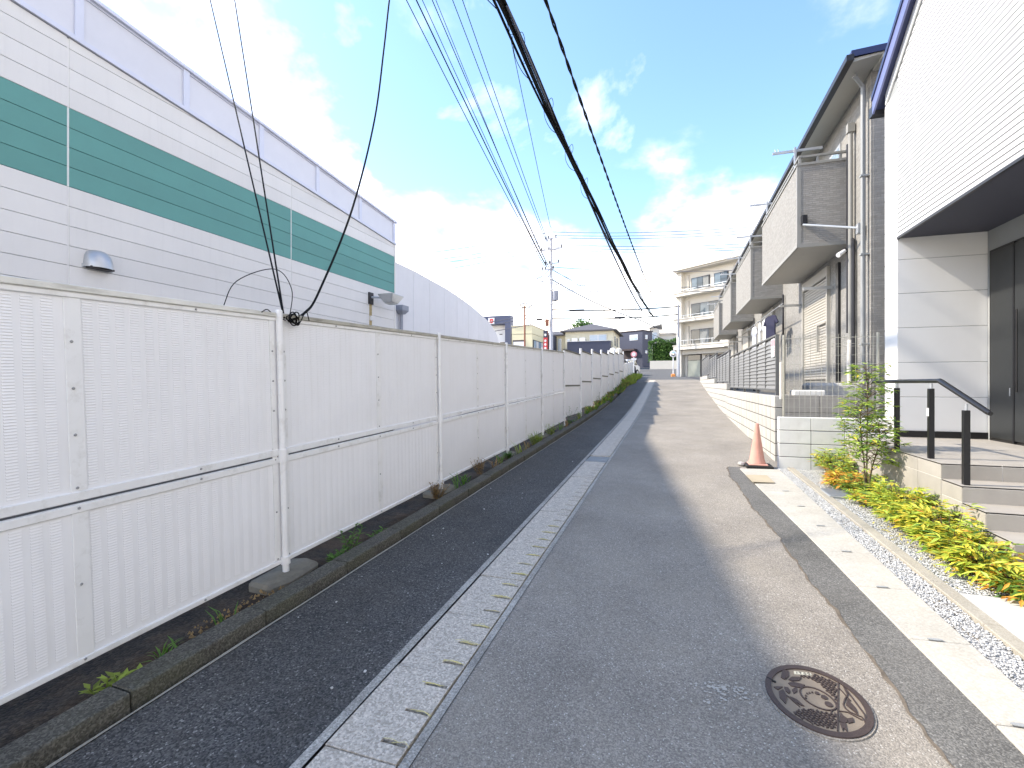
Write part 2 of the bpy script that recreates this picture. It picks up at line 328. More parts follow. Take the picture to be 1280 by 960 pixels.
# ================================================================ THE SETTING: ground, lane, gutter, kerbs
SL = .0348; TILT = math.atan(SL)
g = MB(); ys = [-80, -40, -20, -8, -3] + [i * .5 for i in range(0, 160)] + [85, 95, 110, 160, 300, 700, 1500]
xs = [-900, -300, -100, -40, -15, -6, -3, 0, 3, 6, 15, 40, 100, 300, 900]
g.add([(x, y, gz(y) - .13) for y in ys for x in xs], [(j * len(xs) + i, j * len(xs) + i + 1, (j + 1) * len(xs) + i + 1, (j + 1) * len(xs) + i) for j in range(len(ys) - 1) for i in range(len(xs) - 1)])
struct('ground', g, 'asphalt_far')
struct('road_left_strip', strip(-2.388, -1.46, -4, 33.5, 0.0, nx=4), 'asphalt_new')
struct('road', strip(-1.0, 1.75, -4, 33.5, 0.0, nx=6), 'asphalt_old')
KL = [(-4, 1.66), (2.5, 1.36), (3.0, 1.325), (3.7, 1.28), (5.0, 1.21), (6.4, 1.11), (8.0, 1.0), (8.32, .985)]
PE = [(-4, 1.28), (1.5, 1.11), (2.4, 1.06), (3.1, 1.03), (3.66, .99), (4.74, .95), (6, .87), (7.6, .80), (8.3, .84)]
wob = lambda y: lerp(PE, y) + .007 * math.sin(y * 9.1) + .010 * math.sin(y * 3.7 + 1) + .004 * math.sin(y * 23) + .003 * math.sin(y * 47)
struct('road_patch', strip(wob, lambda y: lerp(KL, y) + .03, -4, 8.3, .004, dy=.06), 'asphalt_patch')
mat('seam_tar', (.14, .115, .088), .9, var=.35, vs=14, bump=.4, bs=60)
struct('road_seam', strip(lambda y: wob(y) - .010 - .005 * math.sin(y * 11) - .004 * math.sin(y * 31), lambda y: wob(y) + .004 + .006 * math.sin(y * 7.3) + .004 * math.sin(y * 37), -4, 8.3, .007, dy=.03), 'seam_tar')
struct('cross_street', strip(-30, 30, 33.5, 47, 0.0, dy=.5, nx=2), 'asphalt_far')
struct('far_road', strip(-9, .6, 47, 58, .0, dy=.5, nx=2), 'asphalt_far')
struct('verge', strip(-3.7, -2.60, -4, 38, lambda y, u: -.035 + .022 * math.sin(y * 7 + u * 5) * math.sin(y * 2.3) - .02 * math.sin(u * 3.1), dy=.1, nx=5), 'soil')
# left kerb: mossy blocks with a thin concrete lip along the road
mat('paint_white', (.42, .40, .36), .8, var=.1)
kr = bpy.data.objects.new('kerb', None); COL.objects.link(kr); kr['kind'] = 'structure'; kr.location = (-2.5, 0, 0)
kb = MB().ext([(-.09, -.397, -.13), (.055, -.397, -.13), (.058, -.397, .068), (.052, -.397, .078), (-.082, -.397, .084), (-.09, -.397, .078)], (0, .794, 0)).mesh('kerb_block', 'kerb_mossy', bevel=.006)
y = -3.6
while y < 23:
    o = inst('kerb_block', kb, (R.uniform(-.004, .004), y, gz(y) + R.uniform(-.004, .004)), kr); o.rotation_euler = (math.atan2(gz(y + .4) - gz(y - .4), .8), R.uniform(-.02, .02), R.uniform(-.006, .006)); y += .8
struct('gutter_lip', strip(lambda y: -2.404 + .003 * math.sin(y * 5), lambda y: -2.386 + .002 * math.sin(y * 7), -4, 20, .006, dy=.2), 'edging_concrete')
# side drain: rims, covers with lifting slots, one steel grate
dr = bpy.data.objects.new('gutter', None); COL.objects.link(dr); dr['kind'] = 'structure'
for a, b in ((-1.46, -1.412), (-1.043, -1.0)):
    q = strip(a, b, -4, 33.5, .005, dy=.5); q.v += []; q.build('gutter_rim', 'gutter_rim', dr)
strip(-1.408, -1.047, -4, 33.5, -.06, dy=1).build('gutter_bed', 'joint_dark', dr)
cl = .585; c0 = 1.785 - .0975
cv = MB().box(-.1725, .0425, 0.003, cl - .003, -.055, 0); ed = [0.003]
for k in range(3): ed += [.0975 + .195 * k - .011, .0975 + .195 * k + .011]
ed += [cl - .003]
for k in range(0, 8, 2): cv.box(.0425, .162, ed[k], ed[k + 1], -.055, 0)
cv.box(.162, .1725, 0.003, cl - .003, -.055, 0)
cvm = cv.mesh('gutter_cover', 'gutter_concrete'); plain = MB().box(-.1725, .1725, 0.003, cl - .003, -.055, 0).mesh('gutter_cover', 'gutter_concrete')
k = -8
while c0 + k * cl < 33:
    yy = c0 + k * cl
    if not (8.0 < yy + cl / 2 < 8.8):
        o = inst('gutter_cover', cvm if yy < 12 else plain, (-1.2275 + R.uniform(-.002, .002), yy, gz(yy) + .004 + R.uniform(-.002, .002)), dr); o.rotation_euler[0] = math.atan2(gz(yy + cl) - gz(yy), cl)
    k += 1
gr = MB()
for i in range(14): gr.box(-1.398 + i * .0255, -1.398 + i * .0255 + .009, 8.13, 8.70, .26, .292 + .002)
for yy in (8.13, 8.41, 8.69): gr.box(-1.402, -1.053, yy, yy + .012, .255, .288)
gr.build('grate', 'zinc', dr)
# dry grass caught in the lifting slots
st = MB(); rr = random.Random(3)
for k in range(-2, 16):
    ys_ = 1.785 + .195 * k
    for j in range(rr.choice((2, 4, 6, 8))):
        x0 = -1.19 + rr.uniform(-.02, .06); x1 = x0 + rr.uniform(.06, .12); z = gz(ys_) + .006
        st.tube([(x0, ys_ + rr.uniform(-.012, .012), z + rr.uniform(0, .004)), ((x0 + x1) / 2, ys_ + rr.uniform(-.014, .014), z + rr.uniform(.004, .012)), (min(x1, -1.05), ys_ + rr.uniform(-.012, .012), z)], .0011, 3)
o = st.build('dry_grass', 'straw', kind='stuff'); tag(o, 'dry yellow grass stalks caught in the slots of the gutter covers', 'dry grass')
# ---------------------------------------------------------------- right edge: pale kerb stones, gravel strip, edging, gravel bed, pad
kp = bpy.data.objects.new('kerb_right', None); COL.objects.link(kp); kp['kind'] = 'structure'
XR = lambda y: 1.60 - .012 * (y - 2.5)
y = 3.36 - .685 * 8; n = 0
while y < 8.2:
    y1 = min(y + .679, 8.25)
    if y1 - y > .1:
        a, b = lerp(KL, y), lerp(KL, y1); z0, z1 = gz(y), gz(y1)
        q = MB(); q.add([(a, y, z0 - .1), (XR(y), y, z0 - .1), (XR(y1), y1, z1 - .1), (b, y1, z1 - .1), (a, y, z0 + .014), (XR(y), y, z0 + .028), (XR(y1), y1, z1 + .028), (b, y1, z1 + .014)],
              [(0, 3, 2, 1), (4, 5, 6, 7), (0, 1, 5, 4), (1, 2, 6, 5), (2, 3, 7, 6), (3, 0, 4, 7)])
        ko = q.build('kerb_stone', 'kerb_pale', kp, bevel=.004)
        if 2 < y < 7.2:
            ym = (y + y1) / 2; xm = XR(ym) - .115 - .006 * n
            e = MB().ext([(xm + .038 * math.cos(t) + .0 * math.sin(t), y + .0 + .012 * math.sin(t), gz(y) + .0215 + (.038 * math.cos(t)) * .04 + .004) for t in [i * math.pi / 6 for i in range(12)]], (0, 0, .003)); e.build('drain_slot', 'trim_grey', ko)
    y += .685; n += 1
MB().ext([(1.03, 7.15, gz(7.15) + .030), (1.30, 7.18, gz(7.15) + .032), (1.28, 7.62, gz(7.6) + .034), (1.0, 7.6, gz(7.6) + .030)], (0, 0, .006)).build('tan_plate', 'tan_plate', kp)
struct('gravel_bed', strip(lambda y: XR(y) - .01, 2.40, -4, 8.3, lambda y, u: .004 + .012 * math.sin(y * 9 + u * 7) * math.sin(u * 11 + y * 3), dy=.08, nx=8), 'gravel_ground')
edg = bpy.data.objects.new('edging', None); COL.objects.link(edg); edg['kind'] = 'structure'
XE = lambda y: 1.775 - .022 * (y - 3.3)
y = -3
while y < 8.2:
    y1 = min(y + .597, 8.28)
    q = MB().add([(XE(y), y, gz(y) - .1), (XE(y) + .095, y, gz(y) - .1), (XE(y1) + .095, y1, gz(y1) - .1), (XE(y1), y1, gz(y1) - .1), (XE(y), y, gz(y) + .04), (XE(y) + .095, y, gz(y) + .04), (XE(y1) + .095, y1, gz(y1) + .04), (XE(y1), y1, gz(y1) + .04)],
         [(0, 3, 2, 1), (4, 5, 6, 7), (0, 1, 5, 4), (1, 2, 6, 5), (2, 3, 7, 6), (3, 0, 4, 7)]); q.build('edging_block', 'edging_concrete', edg, bevel=.005); y += .602
struct('pad', MB().add([(XE(-4) + .1, -4, gz(-4) + .03), (5, -4, gz(-4) + .03), (5, 4.08, gz(4.08) + .03), (XE(4) + .1, 4.08, gz(4.08) + .03), (XE(-4) + .1, -4, -.4), (5, -4, -.4), (5, 4.08, 0), (XE(4) + .1, 4.08, 0)], [(0, 1, 2, 3), (2, 6, 7, 3), (3, 7, 4, 0)]), 'pad_concrete')
# loose pebbles
rng = np.random.default_rng(5)
def pebbles(name, mt, pts, lo, hi):
    ico = np.array([(0, 0, 1), (.89, 0, .45), (.28, .85, .45), (-.72, .53, .45), (-.72, -.53, .45), (.28, -.85, .45), (.72, .53, -.45), (-.28, .85, -.45), (-.89, 0, -.45), (-.28, -.85, -.45), (.72, -.53, -.45), (0, 0, -1)])
    fs = np.array([(0, 1, 2), (0, 2, 3), (0, 3, 4), (0, 4, 5), (0, 5, 1), (1, 6, 2), (2, 7, 3), (3, 8, 4), (4, 9, 5), (5, 10, 1), (6, 7, 2), (7, 8, 3), (8, 9, 4), (9, 10, 5), (10, 6, 1)])
    n = len(pts); sz = rng.uniform(lo, hi, (n, 1, 1)); v = ico[None] * rng.uniform(.55, 1.25, (n, 12, 1)) * sz * np.array([1, .85, .6])
    a = rng.uniform(0, 6.28, n); ca, sa = np.cos(a)[:, None], np.sin(a)[:, None]
    v = np.stack([v[..., 0] * ca - v[..., 1] * sa, v[..., 0] * sa + v[..., 1] * ca, v[..., 2]], -1) + np.array(pts)[:, None, :]
    F = (fs[None] + (np.arange(n) * 12)[:, None, None]).reshape(-1, 3)
    me = bpy.data.meshes.new(name); me.from_pydata(v.reshape(-1, 3).tolist(), [], F.tolist()); me.materials.append(M[mt]); o = bpy.data.objects.new(name, me); COL.objects.link(o); o['kind'] = 'stuff'; return o
leafmat('pebble', (.52, .52, .51), .22); t_ = M['pebble'].node_tree
for n_ in t_.nodes:
    if n_.type == 'MIX_SHADER': n_.inputs[0].default_value = 0
pts = []
for _ in range(13500):
    y = R.uniform(.6, 8.25); x = R.uniform(XR(y) + .005, XE(y) - .004); pts.append((x, y, gz(y) + .012 + R.uniform(0, .012)))
for _ in range(24000):
    y = R.uniform(4.10, 8.25); x = R.uniform(XE(y) + .10, 2.36); pts.append((x, y, gz(y) + .012 + R.uniform(0, .016)))
tag(pebbles('gravel', 'pebble', pts, .0038, .0085), 'white crushed gravel filling the strips beside the pale kerb', 'gravel')
pts = [(R.uniform(-2.3, -1.5), R.uniform(.8, 7), 0) for _ in range(26)]; pts = [(x, y, gz(y) + .003) for x, y, _ in pts] + [(-1.95, 2.55, gz(2.55) + .004), (-1.62, 2.0, gz(2) + .004), (-1.60, 8.05, gz(8.05) + .006)]
o = pebbles('loose_stones', 'pebble', pts, .004, .011); tag(o, 'small pale stones lying loose on the dark left asphalt', 'stones')
# inspection lid in the gravel
t = thing('inspection_lid', (1.90, 6.78, gz(6.78) + .03), 'grey square plastic inspection lid set in the white gravel', 'lid')
bx(1.76, 2.04, 6.55, 7.01, gz(6.78) - .05, gz(6.78) + .045).build('frame', 'trim_grey', t, bevel=.004); bx(1.775, 2.025, 6.565, 6.995, gz(6.78) + .03, gz(6.78) + .05).build('cover', 'plastic_lid', t, bevel=.004)
# ---------------------------------------------------------------- manhole cover with cast relief
MX, MY, MR = .655, 2.636, .245; MZ = gz(MY)
mh = thing('manhole_cover', (MX, MY, MZ), 'round cast iron manhole cover with flower, bird and net relief in the asphalt', 'manhole cover')
TP = lambda u, v, z: (MX + u * MR, MY + v * MR, MZ + v * MR * SL + z)
ringp = lambda r, z, n=48: [TP(.90 * r * math.cos(2 * math.pi * i / n), 1.06 * r * math.sin(2 * math.pi * i / n), z) for i in range(n)]
def annulus(r0, r1, z0, z1, n=48):
    a, b, c_, d = ringp(r1, z0), ringp(r1, z1), ringp(r0, z1), ringp(r0, z0); q = MB(); f = []
    for i in range(n):
        j = (i + 1) % n
        for s_ in range(3): f.append((s_ * n + i, s_ * n + j, (s_ + 1) * n + j, (s_ + 1) * n + i))
    return q.add(a + b + c_ + d, f)
annulus(.98, 1.02, -.02, .006).build('collar', 'asphalt_old', mh)
annulus(.86, .98, -.02, .012).build('rim', 'iron', mh, smooth=True)
MB().add(ringp(.87, .006), [tuple(range(48))]).build('plate', 'iron_light', mh)
def relief(name, polys, z=.0105, mt='iron', par=mh):
    q = MB()
    for p in polys: q.ext([TP(u, v, .004) for u, v in p], (0, 0, z - .004))
    return q.build(name, mt, par)
def bar(a, b, w=.016):
    dx, dy = b[0] - a[0], b[1] - a[1]; l = math.hypot(dx, dy) or 1; nx, ny = -dy / l * w / 2, dx / l * w / 2
    return [(a[0] + nx, a[1] + ny), (b[0] + nx, b[1] + ny), (b[0] - nx, b[1] - ny), (a[0] - nx, a[1] - ny)]
def inside(p, poly):
    c_ = False; x, y = p
    for (x1, y1), (x2, y2) in zip(poly, poly[1:] + poly[:1]):
        if (y1 > y) != (y2 > y) and x < (x2 - x1) * (y - y1) / (y2 - y1) + x1: c_ = not c_
    return c_
pet = [[(-.467, .425), (-.526, .487), (-.449, .744), (-.38, .8), (-.398, .593)], [(-.44, .446), (-.368, .77), (-.323, .77), (-.353, .59)], [(-.389, .459), (-.304, .573), (-.117, .615), (-.191, .479), (-.353, .419)],
       [(-.425, .327), (-.317, .4), (-.114, .362), (-.219, .237), (-.389, .245)], [(-.553, .162), (-.663, .036), (-.728, .107), (-.651, .147)], [(-.559, .084), (-.657, -.021), (-.674, -.202), (-.606, -.364), (-.534, -.129)],
       [(-.525, .171), (-.455, .178), (-.435, .063), (-.479, -.025), (-.526, .035)], [(-.533, -.086), (-.47, -.223), (-.366, -.384), (-.428, -.182)], [(-.48, -.112), (-.375, -.165), (-.281, -.33), (-.344, -.323), (-.434, -.212)], [(-.398, .12), (-.295, .244), (-.308, .103), (-.389, .004)]]
relief('flower', pet)
relief('divider', [bar((.549, .66), (.11, -.86), .022)])
ov = [(.02 + .285 * math.cos(a) * .93 - .0 * math.sin(a) + .02 * math.cos(a), .0 + .315 * math.sin(a) - .06 * math.cos(a)) for a in [i * math.pi / 16 for i in range(32)]]
relief('oval', [bar(a, b, .024) for a, b in zip(ov, ov[1:] + ov[:1])])
el = lambda c_, a, b, ph=0: [(c_[0] + a * math.cos(t) * math.cos(ph) - b * math.sin(t) * math.sin(ph), c_[1] + a * math.cos(t) * math.sin(ph) + b * math.sin(t) * math.cos(ph)) for t in [i * math.pi / 7 for i in range(14)]]
relief('pebble_marks', [el((.049, .157), .04, .045), el((.149, .066), .055, .062), el((.17, -.133), .065, .075)] + [el(c_, .017, .02) for c_ in ((-.034, .16), (-.089, .128), (-.138, .089), (-.179, .012), (-.201, -.067))])
for poly in ([(-.253, .688), (-.03, .61), (.191, .521), (.21, .33), (.33, .099), (.30, -.157), (.30, -.2), (.53, .68), (.419, .74), (.157, .84), (.12, .74)], [(-.571, -.557), (-.311, -.394), (-.118, -.35), (.098, -.36), (.27, -.23), (.1, -.85), (-.068, -.85), (-.256, -.81), (-.428, -.73)]):
    bars = []
    for ang in (1.05, 2.2):
        ux, uy = math.cos(ang), math.sin(ang)
        for k in range(-22, 23):
            ox, oy = -uy * k * .062, ux * k * .062; pr = None
            for s_ in range(-40, 41):
                p = (ox + ux * s_ * .05 + .012 * math.sin(s_ * 1.9), oy + uy * s_ * .05)
                if pr and inside(p, poly) and inside(pr, poly): bars.append(bar(pr, p, .020))
                pr = p
    relief('net', bars)
brd = [(.612, .545), (.66, .2), (.715, -.242), (.648, -.565), (.655, -.424), (.642, -.33), (.6, -.317), (.483, -.25), (.432, -.159), (.432, -.05), (.503, .112), (.603, .287)]
relief('bird_outline', [bar(a, b, .02) for a, b in zip(brd, brd[1:] + brd[:1])] + [bar((.50, .50), (.60, .10), .014), bar((.48, -.05), (.60, -.28), .014), bar((.30, -.28), (.44, -.27), .02), bar((.44, -.27), (.62, -.42), .02)])
relief('wing', [[(.556, .157), (.621, -.099), (.61, -.236), (.526, -.156), (.493, -.003)]])
relief('fish', [[(.312, -.304), (.33, -.402), (.381, -.463), (.35, -.56), (.293, -.60), (.21, -.6)], [(.381, -.463), (.482, -.406), (.46, -.526), (.357, -.596)], [(.31, -.60), (.27, -.83), (.235, -.75), (.2, -.83), (.215, -.62)]])
relief('name_plate', [[(-.222, .80), (-.233, .694), (.099, .749), (.10, .83)]], .009, 'plate_white')
relief('lettering', [bar((-.18, .72), (-.17, .78), .014), bar((-.13, .78), (-.09, .785), .014), bar((-.09, .785), (-.11, .73), .014)] + [bar(a, b, .012) for c_ in ((-.02, .77), (.055, .785)) for e in [el(c_, .022, .026)] for a, b in zip(e, e[1:] + e[:1])], .0105, 'iron')
fl_ = MB(); rr = random.Random(9)
for i in range(150):
    a_ = rr.random(); x = .17 + .16 * a_ + rr.gauss(0, .035); y = 2.60 - .18 * rr.random() ** 2 * (1 - a_) + rr.gauss(0, .03); s_ = abs(rr.gauss(.003, .004)) + .0012
    fl_.ext([(x + s_ * rr.uniform(.5, 1.3) * math.cos(t), y + s_ * rr.uniform(.5, 1.3) * math.sin(t), gz(y) + .003) for t in [k * math.pi / 3 for k in range(6)]], (0, 0, .001))
tag(fl_.build('paint_flakes', 'paint_white', kind='stuff'), 'worn flakes of white paint on the asphalt beside the manhole', 'paint')
relief('lifting_hole', [bar((-.80, .385), (-.66, .28), .04)], .0125, 'rubber')
# ================================================================ LEFT: white steel fence following the slope
fen = thing('fence', (-2.93, 0, 0), 'white louvred steel panel fence running straight up the sloping lane', 'fence')
fen.rotation_euler[0] = TILT
def slots(h):
    q = MB(); v = []; f = []
    nc, nr = 16, int((h - .05) / .0145)
    for i in range(nc):
        y0 = .045 + i * .0785
        for j in range(nr):
            zt = h - .025 - j * .0145; zb = zt - .0085; o = len(v)
            v += [(.0062, y0, zt), (.0062, y0 + .047, zt), (.0084, y0 + .047, zb), (.0084, y0, zb), (.0062, y0, zb - .0012), (.0062, y0 + .047, zb - .0012)]
            f += [(o, o + 3, o + 2, o + 1), (o + 3, o + 4, o + 5, o + 2), (o, o + 4, o + 3), (o + 1, o + 2, o + 5)]
    return q.add(v, f)
mat('cap_dirty', (.42, .40, .34), .6, var=.3, vs=5, stain=.9, stcol=(.07, .065, .045), sts=(.5, .3, 3))
UH, LH = 1.03, .775
pu = MB().box(-.006, .006, 0, 1.345, 0, UH).mesh('panel', 'fence_white'); pl = MB().box(-.006, .006, 0, 1.345, 0, LH).mesh('panel', 'fence_white')
su = slots(UH).mesh('louvre_slots', 'fence_white'); sl_ = slots(LH).mesh('louvre_slots', 'fence_white')
def rail(L_, h, d0, d1): return MB().box(d0, d1, 0, L_, 0, h)
bolt = MB().lathe([(.0075, 0), (.0075, .003), (.005, .006)], n=8).rot(math.pi / 2, 'Y').mesh('bolt', 'bolt')
posts = [-2.36, .34, 3.04, 5.74, 8.44, 11.0, 13.45]
for y in posts:
    p = MB().tube([(.032, y, -.16), (.032, y, 2.065)], .025, 12).build('post', 'fence_rail', fen, local=True, smooth=True)
    MB().tube([(.032, y, 2.06), (.032, y, 2.072)], [.026, .02], 12).build('post_cap', 'fence_rail', p, local=True, smooth=True)
    MB().tube([(.032, y, .885), (.032, y, .985)], .034, 12).build('clamp', 'fence_rail', p, local=True, smooth=True)
    MB().tube([(.032, y, .075), (.032, y, .135)], .036, 12).build('base_collar', 'fence_rail', p, local=True, smooth=True)
    for d in (-1, 1):
        MB().box(.007, .013, min(y + d * .036, y + d * .08), max(y + d * .036, y + d * .08), .12, 2.0).build('edge_strip', 'fence_rail', fen, local=True)
        for z in (1.75, 1.52, 1.29, .96, .91, .5, .13):
            if y > 0: inst('bolt', bolt, (.013, y + d * .058, z), fen)
for a, b in zip(posts, posts[1:]):
    Lb = b - a; near = -.1 < a < 5
    for k in range(2):
        ya = a + k * Lb / 2; sc = (1, Lb / 2.7, 1)
        for me, sm, z in ((pu, su, .97), (pl, sl_, .11)):
            po = inst('panel', me, (0, ya, z), fen, scale=sc)
            if near:
                so_ = inst('louvre_slots', sm, (0, 0, 0), po); so_['kind'] = 'stuff'
    for nm, z0, h, d0, d1, mt in (('top_rail', 1.985, .03, -.02, .018, 'fence_rail'), ('cap_rail', 2.015, .035, -.032, .03, 'fence_cap' if a < 3 else 'cap_dirty'), ('middle_rail', .936, .05, -.015, .02, 'fence_rail'), ('middle_rail', .874, .045, -.015, .017, 'fence_rail'), ('bottom_rail', .082, .034, -.015, .02, 'fence_rail')):
        MB().box(d0, d1, a + (.0 if nm == 'cap_rail' else .005), b - (.004 if nm == 'cap_rail' else .005), z0, z0 + h).build(nm, mt, fen, local=True, bevel=.004)
    ym = (a + b) / 2
    for z0, z1 in ((.985, 1.985), (.115, .878)):
        MB().box(.0065, .0125, ym - .038, ym + .038, z0, z1).build('joint_strip', 'fence_rail', fen, local=True, bevel=.002)
    for z in (1.76, 1.52, 1.28, 1.005, .9, .5, .105): inst('bolt', bolt, (.013 if .12 < z < 1.9 and z not in (.9,) else .02, ym - .01, z), fen)
    for yy in (a + .68, b - .68):
        for z in (2.0, .965, .9, .1): inst('bolt', bolt, (.0205, yy, z), fen)
# concrete footings under the posts
ft = MB().ext([(-.15, -.26, -.12), (.08, -.30, -.12), (.14, -.1, -.12), (.13, .22, -.12), (-.02, .27, -.12), (-.15, .22, -.12)], (0, 0, .14)).mesh('footing', 'footing_dirty', bevel=.025)
for k, y in enumerate(posts[1:6]):
    o = inst('post_footing', ft, (-2.90, y + .02, gz(y) - .005), rz=R.uniform(-.08, .08)); o.rotation_euler[0] = TILT
    tag(o, ('cracked grey concrete footing under the fence post with the cable coil' if abs(y - 3.04) < .1 else 'low grey concrete footing under a plain round fence post'), 'footing', None if abs(y - 3.04) < .1 else 'fence post footings')
# stepped run farther up
mat('cap_dark', (.13, .125, .10), .6, var=.25, vs=5)
stp = thing('stepped_fence', (-2.93, 13.5, gz(13.5)), 'white panel fence climbing in level steps with dark sawtooth top caps', 'fence')
pm = [13.45, 15.95, 18.35, 20.85, 23.35, 25.7, 28.1, 30.75]; rise = .142
for i, (a, b) in enumerate(zip(pm, pm[1:])):
    zt = 2.56 + rise * i; zm = 1.53 + rise * .96 * i; zb = .67 + rise * .97 * i; x = -2.93
    for k in range(2):
        ya, yb = a + (b - a) * k / 2, a + (b - a) * (k + 1) / 2
        bx(x - .006, x + .006, ya + .003, yb - .003, zm + .03, zt).build('panel', 'fence_white', stp); bx(x - .006, x + .006, ya + .003, yb - .003, zb, zm - .03).build('panel', 'fence_white', stp)
    bx(x - .035, x + .03, a + .04, b - .005, zt, zt + .045).build('cap_rail', 'cap_dark', stp)
    bx(x - .012, x + .022, a + .03, b - .03, zm - .045, zm - .01).build('middle_rail', 'fence_rail', stp); bx(x - .012, x + .022, a + .03, b - .03, zm - .005, zm + .045).build('middle_rail', 'cap_dark', stp); bx(x - .012, x + .02, a + .03, b - .03, zb - .02, zb + .02).build('bottom_rail', 'fence_rail', stp)
    bx(x + .0065, x + .012, (a + b) / 2 - .035, (a + b) / 2 + .035, zb + .02, zm - .045).build('joint_strip', 'fence_rail', stp); bx(x + .0065, x + .012, (a + b) / 2 - .035, (a + b) / 2 + .035, zm + .04, zt).build('joint_strip', 'fence_rail', stp)
    MB().tube([(x + .035, b, gz(b) - .2), (x + .035, b, zt + rise + .09)], .04, 10).build('post', 'fence_rail', stp, smooth=True)
lf = thing('low_fence', (-2.93, 34.5, gz(34.5)), 'low white sheet fence at the top of the lane beside the junction', 'fence')
for k in range(4):
    a, b = 30.85 + k * 2, 30.85 + (k + 1) * 2 - .02
    MB().ext([(-2.95, a, gz(a) - .02), (-2.95, b, gz(b) - .02), (-2.95, b, 2.85 + .067 * (b - 31)), (-2.95, a, 2.85 + .067 * (a - 31))], (.03, 0, 0)).build('panel', 'fence_white', lf)
    MB().tube([(-2.9, b, gz(b) - .1), (-2.9, b, 2.9 + .067 * (b - 31))], .03, 8).build('post', 'fence_rail', lf)
# ---------------------------------------------------------------- coil of cable on the fence post and the drop wires
def wire(pts, r, n=5): return MB().tube(pts, r, n)
def smooth(pts, k=8):
    P = [Vector(p) for p in pts]; P = [P[0] * 2 - P[1]] + P + [P[-1] * 2 - P[-2]]; out = []
    for i in range(1, len(P) - 2):
        a, b, c_, d = P[i - 1:i + 3]
        for j in range(k):
            t = j / k; out.append(.5 * ((2 * b) + (c_ - a) * t + (2 * a - 5 * b + 4 * c_ - d) * t * t + (3 * b - a - 3 * c_ + d) * t ** 3))
    return out + [P[-2]]
cx, cy, cz = -2.885, 3.04, 2.13
w = []
for i in range(100):
    a = i / 100 * 2 * math.pi * 4; r = .055 + .012 * math.sin(i * .37)
    w.append((cx + .02 * math.sin(i * .21), cy + .06 + r * math.cos(a), cz - .005 + r * .75 * math.sin(a) + .01 * math.sin(i * .5)))
co = thing('cable_coil', (cx, cy, 2.08), 'small coil of black cable tied to the top of the fence post', 'cable coil')
wire(w, .005).build('loop', 'black_cable', co)
wire(smooth([(cx, cy - .02, 2.10), (cx - .03, cy - .1, 2.13), (cx, cy - .2, 2.16), (cx + .02, cy - .27, 2.13)]), .004).build('tail', 'black_cable', co)
wire(smooth([(cx, cy + .02, 2.1), (cx, cy + .12, 2.09), (cx, cy + .2, 2.2), (cx, cy + .24, 2.13)]), .004).build('tail', 'black_cable', co)
wire(smooth([(cx, cy + .02, 2.12), (-2.9, 3.10, 2.36), (-2.95, 2.98, 2.50), (-3.05, 2.72, 2.36), (-3.1, 2.64, 2.14)]), .0035).build('stray_loop', 'black_cable', co)
ext = lambda a, b, t: tuple(Vector(a) + (Vector(b) - Vector(a)) * t)
for nm, e in (('thin black drop wire rising steeply from the cable coil along the green banded building', (-5.93, 4.87, 6.8)), ('thin black drop wire rising just beside its twin from the cable coil', (-5.62, 4.98, 6.8))):
    one('drop_wire', wire([(-2.90, 3.02, 2.12), e, ext((-2.90, 3.02, 2.12), e, 2.2)], .0075), 'black_cable', nm, 'wire', (-2.9, 3.02, 2.12))
one('slack_wire', wire(smooth([(-2.89, 3.06, 2.10), (-2.93, 3.28, 2.20), (-3.0, 3.54, 2.44), (-3.16, 4.22, 3.43), (-3.35, 4.89, 4.74), (-3.53, 5.36, 5.94), (-3.63, 5.64, 6.8), (-3.8, 6.2, 8.6)]), .011, 6), 'black_cable', 'slack black cable sagging away from the coil on the fence post', 'wire', (-2.89, 3.06, 2.1))
# ---------------------------------------------------------------- left building: horizontal boards with a green band, sloping parapet
bl = thing('store_building', (-7.4, 8, .3), 'long white board clad building with a teal green band and lilac parapet', 'building')
ZB = lambda y: 5.515 + .074 * (11.8 - y)
ZT = lambda y: 6.18 + .083 * (11.8 - y)
MB().ext([(-7.43, -3.6, -.3), (-7.43, 11.79, .2), (-7.43, 11.79, ZB(11.8)), (-7.43, -3.6, ZB(-3.6))], (-16, 0, 0)).build('wall', 'joint_dark', bl)
def clip(y0, y1, z0, z1):
    p = [(y0, z0), (y1, z0), (y1, z1), (y0, z1)]; out = []
    for (a, b) in zip(p, p[1:] + p[:1]):
        fa, fb = ZB(a[0]) - .01 - a[1], ZB(b[0]) - .01 - b[1]
        if fa >= 0: out.append(a)
        if (fa >= 0) != (fb >= 0): t = fa / (fa - fb); out.append((a[0] + (b[0] - a[0]) * t, a[1] + (b[1] - a[1]) * t))
    return out
cols = [-3.6, .24, 4.07, 7.9, 11.8]
for k in range(-10, 9):
    z0 = 4.155 + .255 * k
    for a, b in zip(cols, cols[1:]):
        p = clip(a + .012, b - .012, z0 + .003, z0 + .255 - .003)
        if len(p) > 2:
            q = MB().ext([(-7.428, y, z) for y, z in p], (.028, 0, 0)); q.build('siding_board', 'siding_green' if 0 <= k < 4 else 'siding_white', bl, bevel=.003)
for y in cols[1:-1]:
    bx(-7.428, -7.403, y - .011, y + .011, 4.155, 5.175).build('sealant_joint', 'sealant', bl)
    bx(-7.428, -7.405, y - .011, y + .011, 1.6, 4.15).build('sealant_joint', 'siding_white', bl); MB().ext([(-7.428, y - .011, 5.18), (-7.428, y + .011, 5.18), (-7.428, y + .011, ZB(y) - .02), (-7.428, y - .011, ZB(y) - .02)], (.023, 0, 0)).build('sealant_joint', 'siding_white', bl)
bx(-7.45, -7.385, 11.74, 11.80, .3, ZB(11.8)).build('corner_trim', 'siding_white', bl)
